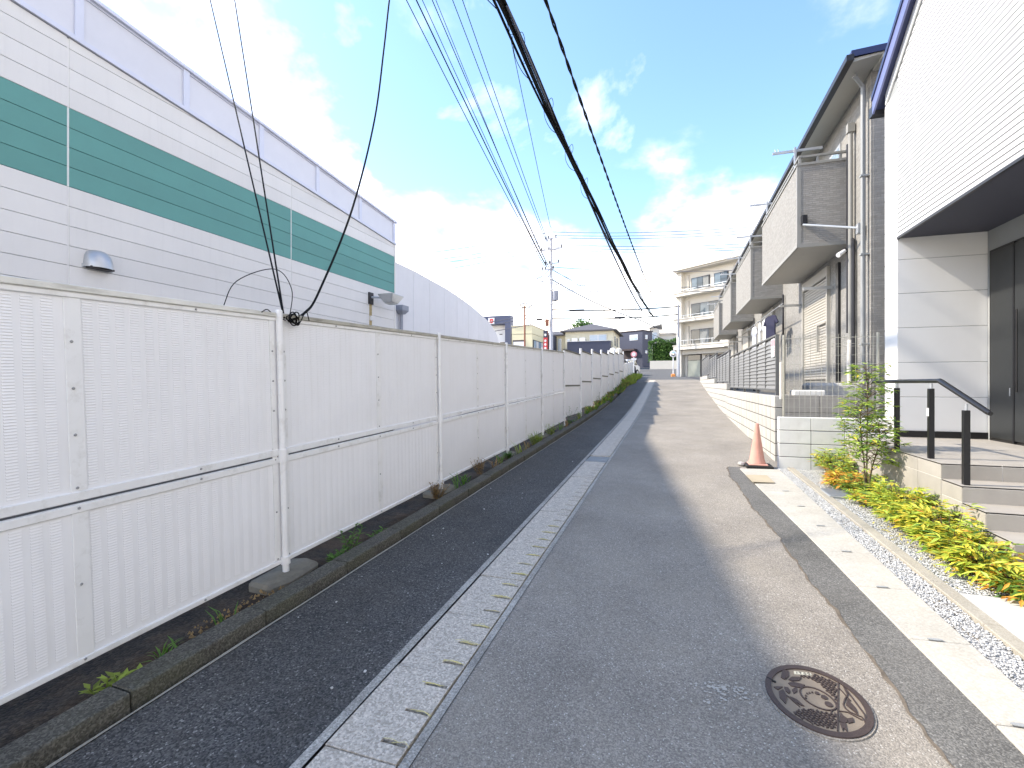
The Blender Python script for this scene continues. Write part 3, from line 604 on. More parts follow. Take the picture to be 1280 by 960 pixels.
sl4 = lambda x0, x1, y0, y1, f0, f1: MB().ext([(x0, y0, f0(y0)), (x0, y1, f0(y1)), (x0, y1, f1(y1)), (x0, y0, f1(y0))], (x1 - x0, 0, 0))
sl4(-7.50, -7.365, -3.6, 11.82, lambda y: ZB(y), lambda y: ZB(y) + .05).build('flashing', 'parapet_frame', bl)
sl4(-7.47, -7.355, -3.6, 11.84, lambda y: ZT(y) - .055, lambda y: ZT(y)).build('parapet_cap', 'parapet_frame', bl, bevel=.005)
py_ = [-3.3, -1.8, -.3, 1.2, 2.69, 4.19, 5.66, 7.15, 8.67, 10.2, 11.74]
for a, b in zip(py_, py_[1:]):
    sl4(-7.435, -7.415, a + .05, b - .05, lambda y: ZB(y) + .07, lambda y: ZT(y) - .07).build('parapet_panel', 'parapet_panel', bl)
    sl4(-7.45, -7.385, b - .05, b + .05, lambda y: ZB(y) + .05, lambda y: ZT(y) - .055).build('parapet_post', 'parapet_frame', bl, bevel=.004)
    sl4(-7.45, -7.40, a + .05, b - .05, lambda y: ZB(y) + .05, lambda y: ZB(y) + .085).build('parapet_rail', 'parapet_frame', bl)
    sl4(-7.45, -7.40, a + .05, b - .05, lambda y: ZT(y) - .085, lambda y: ZT(y) - .055).build('parapet_rail', 'parapet_frame', bl)
# vent cowl
q = MB(); nn = 10; rows = []
for i in range(7):
    t = i / 6 * math.pi / 2
    rows.append([(-7.40 + (.02 + .15 * math.cos(t)) * max(0, math.sin(math.pi * j / nn)) ** .8, 4.40 + .165 * -math.cos(math.pi * j / nn), 3.16 + .25 * math.sin(t) * (.2 + .8 * math.sin(math.pi * j / nn) ** .5)) for j in range(nn + 1)])
q.add([v for r_ in rows for v in r_], [(i * (nn + 1) + j, i * (nn + 1) + j + 1, (i + 1) * (nn + 1) + j + 1, (i + 1) * (nn + 1) + j) for i in range(6) for j in range(nn)])
q.build('vent_cowl', 'zinc', bl, smooth=True); bx(-7.4, -7.28, 4.26, 4.54, 3.145, 3.17).build('vent_louvre', 'dark_metal', bl); bx(-7.399, -7.394, 4.215, 4.585, 3.145, 3.20).build('vent_flange', 'zinc', bl, bevel=.002)
# flood lamp with bracket and rust run
fl = thing('flood_lamp', (-7.36, 10.9, 3.8), 'grey wall flood lamp on an arm below the green band', 'lamp')
bx(-7.40, -7.36, 10.52, 10.70, 3.66, 3.96).build('back_plate', 'dark_metal', fl); MB().tube([(-7.37, 10.62, 3.84), (-7.15, 10.75, 3.84), (-6.95, 10.9, 3.86)], .025, 8).build('arm', 'zinc', fl)
h = MB().add([(-7.2, 10.62, 3.92), (-6.75, 10.62, 3.92), (-6.75, 11.2, 3.92), (-7.2, 11.2, 3.92), (-7.1, 10.75, 3.72), (-6.85, 10.75, 3.72), (-6.85, 11.05, 3.70), (-7.1, 11.05, 3.70)], [(0, 1, 2, 3), (4, 7, 6, 5), (0, 4, 5, 1), (1, 5, 6, 2), (2, 6, 7, 3), (3, 7, 4, 0)]); h.build('head', 'zinc', fl, bevel=.01)
bx(-7.08, -6.87, 10.77, 11.03, 3.69, 3.705).build('lens', 'curtain', fl)
bx(-7.40, -7.3975, 10.57, 10.68, 3.0, 3.66).build('rust_run', 'rust_stain', bl); bx(-7.4, -7.34, 10.58, 10.67, 3.24, 3.36).build('junction_box', 'siding_white', bl, bevel=.005)
# ---------------------------------------------------------------- white wall with arched end behind the fence
aw = thing('arched_wall', (-7.46, 16, .6), 'tall pale rendered wall whose top curves down in an arc past the green band', 'wall')
AT = [(11.8, 5.06), (13.0, 5.04), (13.98, 4.98), (15.0, 4.92), (16, 4.82), (17.2, 4.66), (18.4, 4.44), (19.0, 4.3), (19.5, 4.15), (20.1, 3.85), (20.6, 3.4), (20.95, 2.9), (21.2, 2.2), (21.25, 1.0)]
ys_ = [11.82] + [12.86 + 1.04 * k for k in range(8)] + [21.2]
for a, b in zip(ys_, ys_[1:]):
    n = 6; top = [(a + .005 + (b - a - .01) * i / n) for i in range(n + 1)]
    MB().ext([(-7.8, a + .005, .2), (-7.8, b - .005, .2)] + [(-7.8, y, lerp(AT, y)) for y in reversed(top)], (.36, 0, 0)).build('wall_panel', 'wall_render', aw)
bx(-7.79, -7.46, 11.82, 20.4, .2, 3.2).build('core', 'joint_dark', aw)
rp = thing('rainwater_pipe', (-7.36, 12.05, .5), 'grey blue rainwater pipe with a square hopper beside the arched wall', 'pipe')
MB().tube([(-7.36, 12.05, .4), (-7.36, 12.05, 3.62)], .05, 10).build('pipe', 'pipe_grey', rp, smooth=True)
MB().add([(-7.45, 11.98, 3.60), (-7.28, 11.98, 3.60), (-7.28, 12.12, 3.60), (-7.45, 12.12, 3.60), (-7.48, 11.88, 3.70), (-7.22, 11.88, 3.70), (-7.22, 12.22, 3.70), (-7.48, 12.22, 3.70), (-7.48, 11.88, 3.84), (-7.22, 11.88, 3.84), (-7.22, 12.22, 3.84), (-7.48, 12.22, 3.84)], [(0, 3, 2, 1), (0, 1, 5, 4), (1, 2, 6, 5), (2, 3, 7, 6), (3, 0, 4, 7), (4, 5, 9, 8), (5, 6, 10, 9), (6, 7, 11, 10), (7, 4, 8, 11), (8, 9, 10, 11)]).build('hopper', 'pipe_grey', rp)
# ================================================================ RIGHT: white house with recessed porch
mat('navy_fascia', (.16, .18, .34), .4, .2, var=.05)
wh = thing('white_house', (3.0, 5, .3), 'bright white house with ribbed upper siding and recessed dark entrance', 'house')
SF = 3.64
bx(4.0, 10, 8.52 - .02, 8.54, .2, 6.1).build('end_wall', 'white_panel', wh)
# pier (end wall + street return) of scored panels
jz = [.15, .46, .945, 1.42, 1.90, 2.385, 2.865, 3.34, 3.82, 4.30, 4.78, 5.26, 5.72]
for a, b in zip(jz, jz[1:]):
    bx(3.0, 4.02, 8.10, 8.52, a + .003, b - .003).build('wall_panel', 'white_panel', wh, bevel=.004)
bx(3.006, 4.05, 8.106, 8.50, .15, 5.9).build('wall_core', 'trim_grey', wh)
bx(3.0, 3.996, 8.075, 8.098, .865, .95).build('base_trim', 'rail_black', wh)
# recess back wall with the door
bx(4.0, 4.2, -2.98, 8.09, .0, SF - .002).build('recess_wall', 'trim_grey', wh); bx(4.2, 9.9, -2.97, 8.49, -.1, SF - .002).build('ground_floor', 'white_panel', wh); bx(3.32, 9.9, -2.97, 8.49, SF + .065, 5.9).build('upper_floor', 'white_panel', wh)
door = bx(3.985, 4.05, 6.55, 8.02, .86, 3.36).build('door', 'door_frame', wh)
bx(3.965, 3.99, 7.52, 7.96, .90, 3.32).build('door_leaf', 'door_dark', door, bevel=.003); bx(3.96, 3.99, 6.62, 7.49, .90, 3.32).build('door_leaf', 'door_dark', door, bevel=.003)
bx(3.955, 3.995, 7.49, 7.52, .87, 3.34).build('meeting_stile', 'rail_black', door); bx(3.955, 3.968, 7.56, 7.575, 1.45, 1.55).build('hinge', 'zinc', door)
MB().tube([(3.93, 7.40, 1.5), (3.93, 7.40, 2.5)], .014, 8).build('pull_handle', 'rail_black', door)
# soffit and upper storey
bx(3.012, 4.6, -3, 8.098, SF, SF + .06).build('soffit', 'soffit_dark', wh)
MB().lathe([(.055, 0), (.055, .012), (.05, .02)], (3.55, 6.45, SF - .018), 20).build('downlight', 'soffit_dark', wh)
MB().lathe([(.035, 0), (.035, .01)], (3.55, 6.45, SF - .022), 16).build('downlight_lens', 'trim_grey', wh)
RK = lambda y: 5.89 + .72 * (8.15 - y)      # trim line under the rake
pitch = .0655
MB().ext([(3.004, -3, SF + .06), (3.004, 8.10, SF + .06), (3.004, 8.10, 5.85), (3.004, -3, RK(-3))], (.3, 0, 0)).build('upper_wall', 'painted_groove_shade', wh)  # nearly flush dark backing; the shade between boards is painted as its colour
k = 0; z = SF + .02
while z < 9.6:
    for a, b in ((-2.9, 2.45), (2.454, 6.98), (6.984, 8.085)):
        bb = min(b, 8.15 - (z + pitch - 5.89) / .72)
        if bb > a + .02:
            b2 = min(b, 8.15 - (z - 5.89) / .72)
            MB().ext([(3.0, a, z + .001), (3.0, b2, z + .001), (3.0, bb, z + pitch - .0145), (3.0, a, z + pitch - .0145)], (.0035, 0, 0)).build('siding_board', 'white_siding', wh)
    z += pitch
bx(2.99, 3.02, -3, 8.10, SF - .012, SF + .02).build('drip_edge', 'rail_black', wh)
rk = lambda x0, x1, d0, d1, y1: MB().ext([(x0, -3, RK(-3) + d0), (x0, y1, RK(y1) + d0), (x0, y1, RK(y1) + d1), (x0, -3, RK(-3) + d1)], (x1 - x0, 0, 0))
rk(2.985, 3.03, .0, .03, 8.16).build('rake_trim', 'trim_grey', wh); rk(2.98, 3.3, .03, .19, 8.45).build('rake_board', 'white_panel', wh)
rk(2.905, 6.5, .19, .36, 8.62).build('roof', 'navy_metal', wh); rk(2.88, 2.905, .14, .40, 8.63).build('fascia', 'navy_fascia', wh); rk(2.865, 2.88, .34, .42, 8.63).build('fascia_edge', 'navy_metal', wh)
bx(2.88, 5, 8.63, 8.75, RK(8.62) + .12, RK(8.62) + .27).build('gutter', 'dark_metal', wh)
# porch: tiled platform and steps, each tile its own piece
po = thing('porch', (2.4, 6, .2), 'grey tiled entrance porch with four steps down toward the concrete pad', 'porch')
PX, PZ = 2.38, .86
lv = [(5.51, 8.07, PZ), (5.17, 5.51, PZ - .142), (4.84, 5.17, PZ - .284), (4.5, 4.84, PZ - .426)]
def tiles_x(y, z0, z1, x0, x1, L_=.45):
    x = x0
    while x < x1 - .05:
        e = min(x + L_, x1); bx(x + .003, e - .003, y, y + .012, z0 + .003, z1 - .003).build('tile', 'porch_tile', po); x = e
for i, (a, b, z) in enumerate(lv):
    bx(PX + .003, 4.9 if i else 4.02, a + .003, b, gz(a) - .2, z - .003).build('core', 'grout', po)
    y = a
    while y < b - .05:                                   # tread tiles
        ye = min(y + .45, b); x = PX
        while x < 4.0:
            xe = min(x + .45, 4.85 if i else 4.0)
            bx(x + .003, xe - .003, y + .003, ye - .003, z - .012, z).build('tile', 'porch_tile', po); x = xe
        y = ye
    tiles_x(a, z - .142 if i < 3 else gz(a) - .05, z - .012, PX, 4.85 if i else 4.0)
    y = a
    while y < b - .05:                                   # side tiles facing the street
        ye = min(y + .45, b); bx(PX, PX + .012, y + .003, ye - .003, z - .142 + .003 if i < 3 else gz(y) - .05, z - .012).build('tile', 'porch_tile', po)
        if i == 0: bx(PX, PX + .012, y + .003, ye - .003, PZ - .44, z - .145).build('tile', 'porch_tile', po); bx(PX, PX + .012, y + .003, ye - .003, 0, PZ - .446).build('tile', 'porch_tile', po)
        elif i < 3: bx(PX, PX + .012, y + .003, ye - .003, gz(y) - .05, z - .145).build('tile', 'porch_tile', po)
        y = ye
hr = thing('handrail', (2.43, 5.9, PZ), 'black metal handrail with three posts on the tiled porch', 'handrail')
for x, y, zb, zt in ((2.44, 6.60, PZ, 1.585), (2.44, 5.84, PZ, 1.585), (2.44, 5.24, PZ - .142, 1.40)):
    p_ = bx(x - .0225, x + .0225, y - .0225, y + .0225, zb, zt - .03).build('post', 'rail_black', hr, bevel=.003); MB().tube([(x, y, zt - .035), (x, y, zt + .025)], .014, 10).build('bracket', 'zinc', p_)
MB().tube([(2.44, 7.25, 1.63), (2.44, 5.66, 1.63)], .022, 12).build('top_rail', 'rail_black', hr, smooth=True)
MB().tube([(2.44, 5.68, 1.63), (2.44, 5.655, 1.625), (2.44, 4.93, 1.37), (2.44, 4.90, 1.36)], [.024, .026, .022, .018], 12).build('sloping_rail', 'rail_black', hr, smooth=True)
bx(2.414, 2.418, 5.825, 5.86, 1.28, 1.36).build('sticker', 'sign_white', hr)
# ---------------------------------------------------------------- low white block wall and grey return wall behind it
def blockwall(root, X, ys, z0, z1, bw, bh, mt, axis, thick, face):
    pass
lw = thing('low_block_wall', (2.2, 8.38, .25), 'low white concrete block wall of four courses beside the gravel', 'wall')
bm_ = MB().box(0, .427, 0, .12, 0, .193).mesh('block', 'block_white', bevel=.004)
MB().box(1.57, 3.2, 8.308, 8.41, -.1, 1.085).build('mortar', 'mortar', lw)
for r_ in range(5):
    for c_ in range(4):
        sx = .434 * 1
        inst('block', bm_, Vector((1.56 + c_ * .434, 8.3 + R.uniform(0, .002), 1.10 - .203 * (r_ + 1))) - lw.location, lw)
bw_ = thing('retaining_wall', (1.68, 15, .3), 'old whitish concrete block retaining wall along the right side of the lane', 'wall')
bo = MB().box(0, .11, 0, .388, 0, .187).mesh('block', 'block_old', bevel=.005)
SEC = [(8.95, 16.4, 1.40), (16.4, 21.0, 1.62), (21.0, 25.2, 1.82), (25.2, 31.4, 2.02)]
for a, b, zt in SEC:
    bx(1.6245, 1.74, a + .01, b, gz(a) - .3, zt - .008).build('mortar', 'mortar', bw_)
    y = a
    while y < b - .1:
        e = min(y + .4, b); z = zt; f = (e - y - .03) / .388
        while z > gz(y):
            o = inst('block', bo, Vector((1.62 + R.uniform(0, .002), y, z - .187)) - bw_.location, bw_, scale=(1, f, 1)); z -= .2
        y = e
gw = thing('return_wall', (2.5, 9.0, .3), 'grey weathered concrete wall behind the wire mesh fence', 'wall')
bx(1.745, 3.3, 8.96, 9.08, .1, 1.40).build('core', 'mortar', gw)
for r_ in range(4):
    for c_ in range(3): bx(1.745 + c_ * .52 + .003, 1.745 + (c_ + 1) * .52 - .003, 8.95, 8.97, 1.42 - .29 * (r_ + 1) + .003, 1.42 - .29 * r_ - .003).build('block', 'concrete_grey', gw, bevel=.003)
struct('yard', bx(1.74, 12, 9.08, 34, .0, 1.28), 'concrete_grey')
# louvred privacy fence on the wall
lo = thing('louvre_fence', (1.72, 15, 1.4), 'grey louvred privacy fence standing on the block retaining wall', 'fence')
for si, (a, b, zb, zt) in enumerate(((9.35, 16.3, 1.49, 2.43), (16.5, 20.9, 1.68, 2.64), (21.1, 25.1, 1.88, 2.84), (25.3, 31.3, 2.08, 3.02))):
    n = int(round((b - a) / 1.0)); st_ = (b - a) / n; nr = 12; ph = (zt - zb - .06) / nr
    for i in range(n + 1): bx(1.705, 1.755, a + i * st_ - (.02 if 0 < i < n else .03), a + i * st_ + (.02 if 0 < i < n else .03), zb - (.09 if i % 2 == 0 else 0), zt).build('post', 'louvre_post', lo)
    bx(1.70, 1.76, a - .03, b + .03, zt, zt + .03).build('top_rail', 'louvre_post', lo); bx(1.705, 1.755, a, b, zb - .005, zb + .025).build('bottom_rail', 'louvre_post', lo)
    slat = MB().add([(0, 0, 0), (0, st_ if si == 0 else b - a, 0), (.022, st_ if si == 0 else b - a, ph * 1.0), (.022, 0, ph * 1.0), (.008, 0, -.002), (.008, st_ if si == 0 else b - a, -.002), (.030, st_ if si == 0 else b - a, ph - .002), (.030, 0, ph - .002)], [(0, 1, 2, 3), (4, 7, 6, 5), (0, 4, 5, 1), (3, 2, 6, 7), (0, 3, 7, 4), (1, 5, 6, 2)]).mesh('slat', 'louvre_grey')
    for i in range(n if si == 0 else 1):
        for k in range(nr): inst('slat', slat, Vector((1.708, a + i * st_, zb + .025 + k * ph)) - lo.location, lo)
no = thing('notice', (1.70, 9.5, 2.2), 'small pink and white notice on the end of the louvred fence', 'notice')
bx(1.697, 1.70, 9.40, 9.70, 2.08, 2.40).build('sheet', 'sign_white', no); bx(1.695, 1.697, 9.42, 9.68, 2.27, 2.385).build('print', 'pink_print', no)
for k in range(4): bx(1.695, 1.697, 9.43, 9.67 - .05 * (k % 2), 2.10 + k * .04, 2.118 + k * .04).build('print', 'pink_print', no)
# wire mesh fence over the low wall
mf = thing('mesh_fence', (2.3, 8.6, 1.1), 'beige welded wire mesh fence above the low white block wall', 'fence')
q = MB()
for i in range(18): q.tube([(1.68 + i * .075, 8.60, 1.06), (1.68 + i * .075, 8.60, 2.33), (1.68 + i * .075, 8.575, 2.37)], .0034, 4)
for j in range(10): q.tube([(1.66, 8.603, 1.1 + j * .135), (3.0, 8.603, 1.1 + j * .135)], .003, 4)
for j in range(2): q.tube([(1.66, 8.603, 2.22 + j * .10), (3.0, 8.603, 2.22 + j * .10)], .003, 4)
q.build('wire_mesh', 'mesh_wire', mf, kind='stuff')
for x in (1.69, 2.95): MB().tube([(x, 8.63, .9), (x, 8.63, 2.38)], .018, 8).build('post', 'mesh_wire', mf)
MB().tube([(1.655, 8.66, 1.36), (1.655, 8.66, 1.95)], .02, 8).build('short_post', 'white_pipe', mf)
# things standing in the yard behind the mesh
bn = one('storage_box', bx(1.95, 2.42, 9.2, 9.5, 1.282, 1.50), 'block_white', 'white plastic storage box on the yard behind the mesh fence', 'box', (2.2, 9.35, 1.282), bevel=.02)
sb = MB().ext([(2.35, 9.9, 1.282), (3.1, 9.75, 1.282), (3.25, 10.0, 1.282), (3.2, 11.2, 1.282), (2.5, 11.1, 1.282)], (0, 0, .34)); one('stone_step', sb, 'stone_grey', 'rough pale stone step below the roller shutter', 'step', (2.8, 10.4, 1.282), bevel=.05)
# ================================================================ grey terrace with balconies
te = thing('terrace_house', (3.35, 21, 1.28), 'grey brick clad terrace house with a row of boxy balconies over the lane', 'house')
bx(3.35, 11, 10.05, 33, 1.0, 7.19).build('wall', 'brick_grey', te)
bx(3.325, 3.36, 10.02, 10.22, 1.2, 7.1).build('corner_strip', 'brick_dark', te); bx(3.36, 9, 10.015, 10.045, 1.2, 7.1).build('end_wall', 'brick_dark', te)
MB().ext([(2.93, 9.62, 7.10), (3.36, 9.62, 7.16), (3.36, 9.62, 7.20), (2.93, 9.62, 7.16)], (0, 23.8, 0)).build('eave', 'eave_cream', te); bx(3.36, 11, 9.62, 10.05, 7.10, 7.2).build('eave', 'eave_cream', te)
rf = MB().add([(2.90, 9.58, 7.17), (11.2, 9.58, 7.48), (11.2, 33.45, 7.48), (2.90, 33.45, 7.17), (2.90, 9.58, 7.28), (11.2, 9.58, 7.58), (11.2, 33.45, 7.58), (2.90, 33.45, 7.28), (7, 15.6, 8.4), (7, 27.4, 8.4)], [(0, 1, 5, 4), (1, 2, 6, 5), (2, 3, 7, 6), (3, 0, 4, 7), (4, 5, 8), (5, 6, 9, 8), (6, 7, 9), (7, 4, 8, 9)]).build('roof', 'navy_metal', te)
bx(2.82, 2.93, 9.55, 33.4, 7.10, 7.20).build('eave_gutter', 'dark_metal', te)
for bi, (a, b) in enumerate(((11.1, 15.1), (17.2, 20.9), (22.8, 26.3), (28.3, 31.8))):
    z0, z1 = 4.40 - bi * .03, 6.03 - bi * .03; X0 = 2.42
    ba = bx(X0, X0 + .10, a, b, z0, z1).build('balcony', 'brick_grey', te)
    bx(X0 + .1005, 3.349, a, a + .10, z0, z1).build('end_panel', 'brick_dark' if bi == 0 else 'brick_grey', ba); bx(X0 + .1005, 3.349, b - .10, b, z0, z1).build('end_panel', 'brick_grey', ba)
    bx(X0 - .006, X0 + .06, a - .006, a + .06, z0 + .02, z1).build('corner_strip', 'trim_taupe', ba)
    bx(X0 + .02, 3.349, a + .02, b - .02, z0 - .02, z0 + .02).build('underside', 'balcony_soffit', ba); bx(X0 - .012, 3.349, a - .012, b + .012, z0 - .0, z0 + .035).build('drip_trim', 'trim_taupe', ba) if False else None
    MB().box(X0 - .012, X0 - .0005, a - .012, b + .012, z0 - .03, z0 + .04).build('drip_trim', 'trim_taupe', ba); MB().box(X0, 3.34, a - .012, a - .0005, z0 - .03, z0 + .04).build('drip_trim', 'trim_taupe', ba)
    bx(X0 - .02, X0 + .13, a - .02, b + .02, z1, z1 + .05).build('coping', 'trim_taupe', ba); bx(X0 + .1305, 3.349, a - .02, a + .13, z1, z1 + .05).build('coping', 'trim_taupe', ba)
    for yy in (a + .03, (a + b) / 2, b - .03): bx(X0 + .03, X0 + .07, yy - .02, yy + .02, z1 + .05, z1 + .17).build('rail_post', 'trim_taupe', ba)
    for xx in (X0 + .35, X0 + .75): bx(xx, xx + .04, a + .03, a + .07, z1 + .05, z1 + .17).build('rail_post', 'trim_taupe', ba)
    bx(X0 + .02, X0 + .08, a, b, z1 + .17, z1 + .21).build('top_rail', 'trim_taupe', ba); bx(X0 + .0805, 3.34, a + .02, a + .08, z1 + .17, z1 + .21).build('top_rail', 'trim_taupe', ba)
    for yy in (a + .35, b - .5):                          # arms for drying poles
        bx(X0 + .02, X0 + .06, yy, yy + .05, z1 + .05, z1 + .55).build('drying_arm_post', 'aluminium', ba); bx(X0 - .38, X0 + .55, yy + .051, yy + .085, z1 + .47, z1 + .52).build('drying_arm', 'aluminium', ba)
        for xx in (X0 - .32, X0 - .26): MB().tube([(xx, yy + .07, z1 + .52), (xx - .01, yy + .07, z1 + .58)], .008, 5).build('drying_arm_hook', 'aluminium', ba)
    # upper window behind the balcony, lower shutter, posts and pipes
    wn = bx(3.32, 3.349, a + .55, a + 2.3, 4.6, 6.62).build('window', 'aluminium', te); bx(3.31, 3.319, a + .62, a + 1.4, 4.65, 6.55).build('pane', 'glass_sky', wn); bx(3.31, 3.319, a + 1.46, a + 2.24, 4.65, 6.55).build('pane', 'glass_sky', wn)
    ya, yb = a + 1.38, a + 3.4
    sh = bx(3.28, 3.349, ya - .08, yb + .08, 4.02, 4.24).build('shutter_box', 'shutter_box', te, bevel=.01)
    for yy in (ya - .08, yb): bx(3.28, 3.349, yy, yy + .08, 1.55, 4.02).build('guide', 'shutter_box', sh)
    sm = MB().add([(0, 0, 0), (0, yb - ya - .01, 0), (.0, yb - ya - .01, .062), (.0, 0, .062), (-.014, 0, .02), (-.014, yb - ya - .01, .02), (-.014, yb - ya - .01, .048), (-.014, 0, .048)], [(4, 5, 1, 0), (4, 7, 6, 5), (7, 3, 2, 6), (0, 3, 7, 4), (1, 5, 6, 2)]).mesh('slat', 'shutter')
    for k in range(35 if bi < 2 else 0): inst('slat', sm, Vector((3.33, ya + .005, 1.70 + k * .066)) - wl(sh), sh)
    if bi >= 2: bx(3.32, 3.335, ya, yb, 1.7, 4.02).build('shutter_curtain', 'shutter', sh)
    MB().tube([(3.29, a - .32, 1.3), (3.29, a - .32, 4.36), (3.29, a - .28, 4.38)], .03, 8).build('downpipe', 'dark_metal', te)
    for yy in (ya - .25, yb + .25): bx(2.78, 3.349, yy, yy + .035, 3.70, 3.76).build('drying_bracket', 'aluminium', te)
# cut-out shape in the first shutter guide: letter slot frame
bx(3.262, 3.30, 13.1, 13.13, 2.36, 3.0).build('shutter_bar', 'shutter_box', te); bx(3.262, 3.30, 12.45, 13.1, 2.98, 3.0).build('shutter_bar', 'shutter_box', te)
MB().tube([(3.27, 10.86, 2.45), (3.27, 10.86, 6.45)], .04, 10).build('downpipe', 'trim_taupe', te, smooth=True); bx(3.21, 3.33, 10.80, 10.92, 6.45, 6.62).build('pipe_hopper', 'trim_taupe', te)
MB().tube([(3.27, 11.02, 2.6), (3.27, 11.02, 6.3)], .025, 8).build('conduit', 'dark_metal', te)
MB().tube([(3.27, 10.86, 1.3), (3.25, 10.86, 2.0), (3.27, 10.86, 2.45)], .045, 10).build('wrapped_pipe', 'white_pipe', te, smooth=True)
MB().tube([(3.24, 10.12, 1.2), (3.24, 10.12, 6.9), (3.05, 9.95, 7.05)], .038, 10).build('downpipe', 'trim_grey', te, smooth=True)
for z in (2.3, 3.9, 5.3): bx(3.19, 3.34, 10.07, 10.17, z, z + .03).build('pipe_clip', 'trim_grey', te)
bx(3.30, 3.349, 11.7, 11.86, 1.5, 4.15).build('dark_slot', 'rail_black', te)
# arm with black box from balcony to corner pipe
ar = thing('cable_bracket', (2.5, 10.95, 4.8), 'horizontal metal arm with a small black box in front of the first balcony', 'bracket')
MB().tube([(2.50, 11.0, 4.80), (3.25, 10.30, 4.44)], .022, 8).build('arm', 'aluminium', ar); bx(2.48, 2.58, 11.0, 11.09, 4.82, 5.0).build('black_box', 'rail_black', ar, bevel=.008); bx(3.2, 3.30, 10.24, 10.36, 4.34, 4.52).build('clamp', 'zinc', ar)
sp = thing('security_lamp', (3.25, 10.9, 4.25), 'small white spot lamp under the first balcony of the terrace', 'lamp')
MB().tube([(3.20, 10.95, 4.20), (3.06, 10.85, 4.10)], [.035, .045], 10).build('head', 'sign_white', sp); bx(3.2, 3.349, 10.93, 10.99, 4.16, 4.24).build('mount', 'dark_metal', sp)
# ---------------------------------------------------------------- laundry
lp = one('drying_pole', MB().tube([(2.84, 14.6, 3.775), (2.84, 21.1, 3.745)], .014, 8), 'aluminium', 'aluminium drying pole hung with shirts below the balconies', 'pole', (2.84, 17, 3.77))
def shirt(x, y, zt, w, h, mt, label, rz, seed):
    rr = random.Random(seed); pr = [(-.18 * w, 0), (-.5 * w, -.05 * h), (-.78 * w, -.34 * h), (-.60 * w, -.40 * h), (-.46 * w, -.24 * h), (-.48 * w, -h), (.48 * w, -h), (.46 * w, -.24 * h), (.60 * w, -.40 * h), (.78 * w, -.34 * h), (.5 * w, -.05 * h), (.18 * w, 0), (0, -.06 * h)]
    o = one('shirt', MB().ext([(-.02, a, zt + b) for a, b in pr], (.04, 0, 0)).rot(rz), mt, label, 'shirt', (0, 0, zt), bevel=.01)
    o.location = (x, y, zt)
    MB().tube([(0, -.2 * w, -.01), (0, 0, .05), (0, 0, .09), (0, .2 * w, -.01)], .006, 5).build('hanger', 'aluminium', o, local=True)
shirt(2.84, 16.3, 3.68, .62, .75, 'cloth_navy', 'navy blue shirt hanging at the street end of the drying pole', .25, 1)
shirt(2.84, 17.2, 3.68, .45, .85, 'cloth_white', 'white shirt hanging next to the navy shirt on the drying pole', .1, 2)
shirt(2.84, 18.2, 3.68, .45, .9, 'cloth_white', 'white shirt hanging between two other pale garments', -.1, 3)
shirt(2.84, 19.3, 3.68, .42, .8, 'cloth_grey', 'pale grey shirt hanging at the far end of the laundry row', .15, 4)
# ---------------------------------------------------------------- traffic cone on its weight
cn = thing('traffic_cone', (1.26, 8.33, gz(8.33)), 'faded orange traffic cone standing at the corner of the block wall', 'traffic cone')
cz_ = gz(8.33) + .07
MB().lathe([(.125, .0), (.12, .03), (.108, .06), (.055, .40), (.03, .60), (.026, .62), (.018, .625)], (1.26, 8.33, cz_), 20).build('cone_body', 'cone_orange', cn, smooth=True)
bx(1.09, 1.47, 8.17, 8.50, gz(8.3) + .004, gz(8.3) + .055).build('base_weight', 'rubber', cn, bevel=.012); bx(1.13, 1.40, 8.19, 8.46, gz(8.3) + .055, gz(8.3) + .075).build('foot_flange', 'cone_orange', cn, bevel=.008)
one('loose_stone', MB().lathe([(.03, 0), (.06, .03), (.05, .06), (.02, .07)], (1.05, 8.42, gz(8.4)), 7), 'stone_grey', 'fist sized brown stone beside the traffic cone base', 'stone', (1.05, 8.42, gz(8.4)))
# ================================================================ FAR: apartment block at the junction
mat('curtain_dim', (.20, .21, .21), .7, var=.15, vs=6); glassmat('glass_mid', (.10, .13, .15))
mat('shop_door', (.26, .28, .25), .6, var=.08)
ap = thing('apartment_block', (.59, 44.5, 2.2), 'cream four storey apartment block with balcony bands at the top of the lane', 'building')
AO, Aa, Ab, Ac = (.59, 44.5, 0), Vector((.78, -.63, 0)).normalized(), Vector((.63, .78, 0)).normalized(), (0, 0, 1)
A = lambda nm, mt, p, *c_: MB().obox(AO, Aa, Ab, Ac, *c_).build(nm, mt, p)
A('wall', 'apt_cream', ap, 0, 13, .1, 10, 1.8, 11.35)
A('roof', 'apt_cream', ap, -.15, 13.1, -.75, 10.2, 11.36, 11.78); A('cornice', 'apt_trim', ap, -.05, 13, -.6, .09, 11.22, 11.355)
for z0, z1 in ((4.52, 4.92), (6.88, 7.2), (9.1, 9.44)):
    A('balcony_band', 'apt_cream', ap, -.02, 13, -.75, .095, z0, z1); A('band_lip', 'apt_trim', ap, -.06, 13, -.80, -.751, z1 - .10, z1 + .02)
A('pier', 'apt_cream', ap, -.01, .5, -.35, .098, 2.0, 11.2)
A('lintel', 'apt_trim', ap, .55, 13, -.3, .095, 4.12, 4.5)
